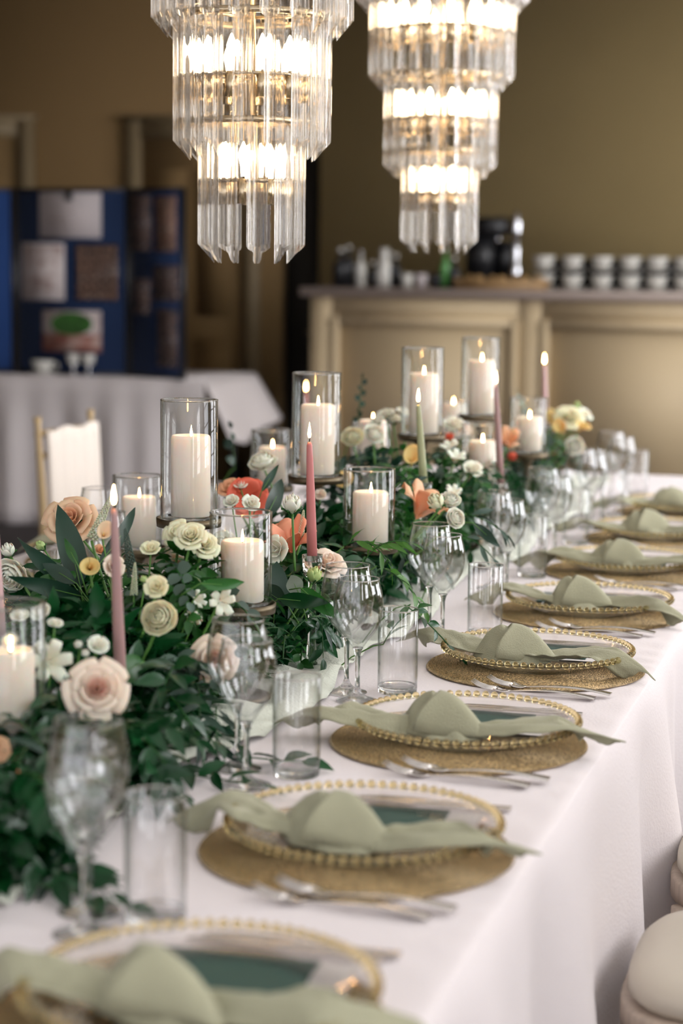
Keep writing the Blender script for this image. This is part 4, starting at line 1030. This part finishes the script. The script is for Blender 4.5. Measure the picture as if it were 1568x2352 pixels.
def leaf_mats(pts, nl, spread, scale, R_, alt=True):
    out = []
    for k in range(nl):
        s = .12+.88*k/(nl-1) if nl > 1 else 1; f = s*(len(pts)-1); i = min(int(f), len(pts)-2); p = pts[i].lerp(pts[i+1], f-i); t = (pts[i+1]-pts[i]).normalized()
        sd = t.cross(Vector((0, 0, 1)))
        if sd.length < .1: sd = t.orthogonal()
        sd.normalize(); up = sd.cross(t)
        sg = 1 if k % 2 else -1; roll = R_.uniform(-.9, .9)
        side_ = (sd*cos(roll)+up*sin(roll))*sg
        d = (t*cos(spread)+side_*sin(spread)).normalized() if k < nl-1 else t
        nrm = up*cos(roll)-sd*sin(roll)+Vector((R_.uniform(-.4, .4), R_.uniform(-.4, .4), R_.uniform(-.3, .3))); nrm = (nrm-d*nrm.dot(d)).normalized(); y = nrm.cross(d)
        sc = scale*R_.uniform(.75, 1.15)*(1-.25*s)
        X = Matrix(((d.x, y.x, nrm.x, p.x), (d.y, y.y, nrm.y, p.y), (d.z, y.z, nrm.z, p.z), (0, 0, 0, 1))) @ S(sc)
        tip = X @ Vector((.04, 0, -.01))
        if tip.z < TZ+.004: X = T(0, 0, TZ+.004-tip.z) @ X
        out.append(X)
    return out
def xlim(y): return .20 if y < 2.45 else .145
def sprig(p, d, L, droop, leafk, mt, nl, lb, group, scale=1, spread=.8, seed=0, name='ruscus_sprig', smat='leaf_mid'):
    R_ = random.Random(seed); pts = sprig_path(p, d, L, droop)
    r = thing(name, lb, 'foliage sprig', T(p), group); inv = T(p).inverted()
    obj('stem', MB().tube([inv @ q for q in pts], [.0012]*(len(pts)-1)+[.0005], 5), M[smat], r)
    lk = leafk if isinstance(leafk, (list, tuple)) else [leafk]
    for X in leaf_mats(pts, nl, spread, scale, R_):
        o = obj('leaf', LM[R_.choice(lk)], M[mt], r); o.matrix_local = inv @ X
    return r
# mounds of foliage:  (x, y, height above the table, radius, name of place)
def zone(px, py, D): return at(px, py, D)
ZN = [ # centre px,py,D ; spreads x,y,z ; count ; kind mix ; description
 ('under the near blush rose', (190, 1680, 2.62), (.13, .12, .05), 15, 'ruscus'),
 ('at the bottom left behind the nearest wine glass', (60, 1880, 2.35), (.10, .14, .04), 14, 'ruscus'),
 ('trailing to the table beside the second-nearest wine glasses', (370, 1720, 2.75), (.07, .12, .03), 14, 'ruscus'),
 ('around the front cream ranunculus', (400, 1370, 3.12), (.09, .09, .07), 17, 'mid'),
 ('under the cream blossoms by the tall left candle', (420, 1305, 3.16), (.08, .07, .05), 13, 'mid'),
 ('around the glass vase of the front flowers', (370, 1540, 2.92), (.10, .12, .04), 15, 'ruscus'),
 ('around the back left peach rose', (150, 1330, 3.35), (.13, .12, .05), 10, 'mid'),
 ('low behind the near mauve taper', (180, 1440, 3.0), (.14, .14, .04), 13, 'ruscus'),
 ('below the brass stand of the short front candle', (640, 1450, 3.25), (.08, .12, .035), 17, 'ruscus2'),
 ('around the salmon amaryllis', (690, 1330, 3.50), (.07, .09, .05), 11, 'mid'),
 ('spilling right of the middle candle stand', (880, 1330, 3.75), (.07, .13, .04), 17, 'ruscus'),
 ('under the tall middle candle stand', (770, 1200, 4.05), (.11, .16, .06), 15, 'ruscus'),
 ('behind the dusty rose taper', (690, 1215, 3.95), (.09, .12, .06), 13, 'ruscus'),
 ('right of the middle candle stand', (915, 1190, 4.25), (.09, .12, .07), 13, 'ruscus'),
 ('around the far middle ranunculus flowers', (850, 1060, 4.65), (.12, .16, .05), 13, 'euc'),
 ('around the apricot amaryllis', (1010, 1200, 4.0), (.08, .15, .05), 14, 'mid'),
 ('between the sage taper and the short far candle', (1040, 1080, 4.55), (.07, .12, .05), 13, 'mid'),
 ('right of the short far candle', (1150, 1110, 4.75), (.09, .18, .05), 13, 'ruscus'),
 ('behind the fifth and sixth wine glasses', (1185, 1115, 5.15), (.11, .22, .06), 13, 'ruscus'),
 ('behind the farthest wine glasses', (1290, 1065, 5.75), (.12, .24, .05), 12, 'ruscus'),
 ('around the farthest flowers', (1265, 1040, 5.55), (.12, .22, .06), 15, 'euc'),
]
nz_ = 0
for zi, (where, c, sp, cnt, kd) in enumerate(ZN):
    C0 = at(*c); R_ = random.Random(500+zi)
    for k in range(cnt):
        nz_ += 1
        p = C0+Vector((R_.gauss(0, sp[0]*.5), R_.gauss(0, sp[1]*.5), R_.gauss(0, sp[2]*.5)-.02)); p.z = max(TZ+.025, p.z)
        a = R_.uniform(0, 2*pi); out = Vector((cos(a), sin(a)*1.0, R_.uniform(-.1, .9)))
        if R_.random() < .5: out = Vector((abs(out.x)*.9, -abs(out.y), out.z*.8))   # towards the guests and the lens
        L_ = .16; lim = xlim(p.y)+.05
        if p.x > lim: p.x = lim-.05*R_.random()
        if p.x+out.normalized().x*L_ > lim+.06: out.x = -abs(out.x)*.4
        kk = kd if R_.random() < .7 else R_.choice(['ruscus', 'mid', 'euc', 'olive'])
        cfg = {'ruscus': ('ruscus', 'leaf_dark', 11, .17, 1.05, 'ruscus_sprig', 'dark glossy'), 'ruscus2': (('needle', 'ruscus2'), 'leaf_dark', 16, .15, .85, 'smilax_sprig', 'fine dark'),
               'mid': ('mid', 'leaf_mid', 10, .12, 1.0, 'leafy_sprig', 'fresh green'), 'euc': ('euc', 'leaf_euc', 11, .15, 1.0, 'eucalyptus_sprig', 'grey-green round-leaved'),
               'olive': ('olive', 'leaf_blade', 9, .15, 1.0, 'olive_sprig', 'narrow-leaved deep green')}[kk]
        sprig(p, out, cfg[3]*R_.uniform(.8, 1.2), 1.4, cfg[0], cfg[1], cfg[2], '%s sprig %s' % (cfg[6], where), '%s sprigs %s' % (cfg[6], where), cfg[4]*(1.28 if p.y < 2.75 else 1.05), .85, nz_, cfg[5])
# hero sprigs
def hero(px, py, D, aim, L, droop, lk, mt, nl, lb, scale=1, spread=.8, seed=1, name='ruscus_sprig'):
    a = Vector(aim); d = RT*a.x+UP*a.y-FW*a.z
    p = at(px, py, D); r = sprig(p, d, L, droop, lk, mt, nl, lb, None, scale, spread, seed, name)
    if p.z > TZ+.03: obj('stem', MB().tube([(-.10, .05, TZ+.010-p.z), (-.065, .035, (TZ-p.z)*.45), (-.02, .01, (TZ-p.z)*.08), (0, 0, 0)], .0013, 6), M['stem'], r)
    return r
hero(790, 1255, 3.62, (.8, .5, .3), .10, 2.2, 'olive', 'leaf_bright', 8, 'bright narrow-leaved sprig arching over the middle short candle stand', 1.0, .7, 31, 'bright_sprig')
hero(835, 1290, 3.60, (.5, .7, .2), .10, 1.5, 'olive', 'leaf_bright', 7, 'bright sprig curling up right of the middle short candle stand', 1.0, .7, 32, 'bright_sprig')
hero(865, 1300, 3.60, (.8, -.3, .2), .12, 1.2, 'ruscus', 'leaf_bright', 9, 'bright green sprig leaning right towards the wine glasses', 1.0, .8, 33, 'bright_sprig')
hero(350, 1600, 2.85, (.8, -.5, .2), .26, .4, 'ruscus', 'leaf_dark', 10, 'long dark sprig reaching over the runner to the second wine glasses', 1.25, .8, 34)
hero(330, 1690, 2.75, (.7, -.8, .3), .22, .5, 'ruscus', 'leaf_dark', 9, 'dark sprig hanging towards the nearest tumbler', 1.25, .8, 35)
hero(300, 1650, 2.70, (.3, -.9, .5), .26, .5, 'ruscus', 'leaf_dark', 10, 'dark sprig falling in front of the near taper holder', 1.3, .8, 36)
hero(60, 1850, 2.35, (.3, -.9, .3), .22, .4, 'ruscus', 'leaf_dark', 9, 'dark sprig pointing down at the left edge', 1.3, .7, 37)
hero(20, 1940, 2.25, (.6, -.7, .3), .20, .4, 'ruscus', 'leaf_dark', 8, 'lowest dark sprig on the runner at the left edge', 1.3, .7, 38)
hero(930, 1390, 3.55, (.7, -.5, .2), .14, .5, 'ruscus', 'leaf_dark', 8, 'thin sprig curling out between two tumblers', .8, .9, 39)
hero(880, 1480, 3.35, (.3, .6, .3), .10, .9, 'ruscus', 'leaf_mid', 5, 'few-leaved sprig seen through the third tumbler', .9, .8, 40)
hero(820, 985, 5.1, (.1, 1, 0), .13, .1, 'euc', 'leaf_blade', 9, 'dark upright eucalyptus tip left of the far white blossoms', .8, .8, 41, 'eucalyptus_sprig')
hero(1230, 1000, 5.7, (-.3, 1, 0), .13, .6, 'euc', 'leaf_pale', 10, 'pale eucalyptus tip beside the farthest taper', 1.0, .8, 42, 'eucalyptus_sprig')
hero(1070, 1180, 4.05, (.8, -.2, .1), .09, .6, 'olive', 'leaf_blade', 8, 'dark narrow leaves reaching behind the fifth wine glasses', 1.2, .7, 43, 'olive_sprig')
hero(540, 1075, 5.2, (-.1, 1, 0), .10, .2, 'ivy', 'leaf_blade', 5, 'dark star-shaped mark against the far tablecloth, built from leaves', .8, .9, 44, 'star_mark')  # leaves stand in for a dark star-shaped mark on the cloth
hero(1060, 1230, 3.95, (.6, -.2, .3), .08, .8, 'blade', 'leaf_euc', 3, 'grey-green long leaves below the three white buds', .42, .5, 45, 'olive_sprig')
# single big blades
def blade(px0, py0, px1, py1, D0, D1, mt, lb, w=1.0, kind='blade', roll=0, seed=0):
    p = at(px0, py0, D0); q = at(px1, py1, D1); d = (q-p); L = d.length; d.normalize(); n = -FW; n = (n-d*n.dot(d)).normalized(); y = n.cross(d)
    X = Matrix(((d.x, y.x, n.x, 0), (d.y, y.y, n.y, 0), (d.z, y.z, n.z, 0), (0, 0, 0, 1))) @ RX(roll)
    r = thing('long_leaf', lb, 'leaf', T(p)); base = {'blade': .115, 'ivy': .045, 'mid': .034}[kind]; s_ = L/base
    o = obj('leaf_blade', LM[kind], M[mt], r); o.matrix_local = X @ S3(s_, s_*w, s_)
    obj('stalk', MB().tube([(-d*.03+Vector((0, 0, -.02))), (0, 0, 0), d*L*.5], [.0012, .001, .0004], 5), M['stem'], r)
blade(185, 1350, 140, 1155, 3.25, 3.25, 'leaf_blade', 'long dark leaf standing up in front of the peach rose', 1.35, roll=.3)
blade(170, 1345, 40, 1255, 3.25, 3.2, 'leaf_blade', 'dark leaf pointing up left under the green bud', 1.0, roll=-.3)
blade(190, 1370, 45, 1335, 3.2, 3.1, 'leaf_blade', 'dark leaf lying left towards the edge, lowest of the back left', .9)
blade(175, 1340, 95, 1290, 3.2, 3.2, 'leaf_blade', 'short broad dark leaf between two longer left ones', 1.6, roll=.2)
blade(225, 1300, 330, 1162, 3.15, 3.2, 'leaf_blade', 'dark leaf crossing the near mauve taper', .8, roll=.4)
blade(180, 1300, 145, 1235, 3.15, 3.15, 'leaf_mid', 'small curled green leaf in front of the long dark leaf', 1.2)
blade(460, 1340, 560, 1345, 2.98, 2.98, 'leaf_mid', 'green leaf reaching across the short front candle', .55, 'mid', .2)
blade(455, 1365, 535, 1322, 3.0, 3.0, 'leaf_mid', 'upper green leaf in front of the short front candle', .5, 'mid', -.3)
blade(600, 1130, 640, 1065, 3.9, 3.9, 'leaf_blade', 'narrow dark leaf right of the ivory ranunculus stem', 1.0)
blade(610, 1190, 660, 1090, 3.85, 3.9, 'leaf_blade', 'wavy dark leaf in front of the pale hidden candle', 1.3, roll=.3)
blade(630, 1400, 640, 1290, 3.4, 3.4, 'leaf_blade', 'broad blue-green leaf right of the short front candle', 2.4, 'blade', .2)
blade(660, 1390, 585, 1340, 3.36, 3.4, 'leaf_blade', 'blue-green lobed leaf below the salmon amaryllis', 2.0)
blade(690, 1370, 660, 1310, 3.32, 3.36, 'leaf_pale', 'silvery leaf turned over below the long green stem', 2.0)
blade(690, 1350, 770, 1420, 3.30, 3.25, 'leaf_mid', 'green leaf falling right over the glass vase', 1.3, roll=.3)
blade(640, 1375, 740, 1385, 3.30, 3.25, 'leaf_dark', 'dark leaf lying across the rim of the middle vase', 1.3)
blade(1085, 1200, 1150, 1258, 3.95, 3.95, 'leaf_blade', 'grey-dark leaf falling behind the fifth wine glasses', 1.2)
blade(915, 1110, 985, 1095, 4.1, 4.1, 'leaf_blade', 'dark leaf pointing right across the sage taper', 1.0)
blade(330, 1520, 250, 1560, 2.85, 2.75, 'leaf_mid', 'green leaf under the cream ranunculus', 1.6)

# dense underplanting: leaves too many and too hidden to pick apart, one mass per arrangement
for zi, (where, c, sp, cnt, kd) in enumerate(ZN):
    C0 = at(*c); R_ = random.Random(900+zi); m = MB(); lm = {'ruscus': 'ruscus', 'ruscus2': 'ruscus2', 'mid': 'mid', 'euc': 'euc'}[kd]
    lv = [v.co.copy() for v in LM[lm].vertices]; lf = [tuple(p_.vertices) for p_ in LM[lm].polygons]
    top = C0.z
    for k in range(760):
        x = C0.x+R_.gauss(0, sp[0]*.62); y = C0.y+R_.gauss(0, sp[1]*.75)
        if x > xlim(y)+R_.uniform(-.03, .02) or x < -.33: continue
        ex = math.exp(-((x-C0.x)/(sp[0]*1.4))**2-((y-C0.y)/(sp[1]*1.5))**2)
        z = TZ+.012+R_.random()**.65*max(.02, (top-TZ+.015)*ex)
        d = Vector((x-C0.x+R_.uniform(-.1, .1), y-C0.y+R_.uniform(-.1, .1), R_.uniform(-.03, .10))).normalized(); n = Vector((R_.uniform(-1, 1), R_.uniform(-1, 1), 1.2)); n = (n-d*n.dot(d)).normalized(); yy = n.cross(d)
        s_ = R_.uniform(.8, 1.35)*(1.2 if y < 2.75 else 1)
        m.add([Vector((x, y, z))+(d*v.x+yy*v.y+n*v.z)*s_ for v in lv], lf)
    m.v = [(a, b, max(c_, TZ+.004)) for a, b, c_ in m.v]
    o = obj('foliage', m, M[{'ruscus': 'leaf_dark', 'ruscus2': 'leaf_dark', 'mid': 'leaf_mid' if zi in (3, 4, 16) else 'leaf_dark', 'euc': 'leaf_blade'}[kd]])
    props(o, 'dense small leaves filling in %s' % where, 'foliage', None, 'stuff')
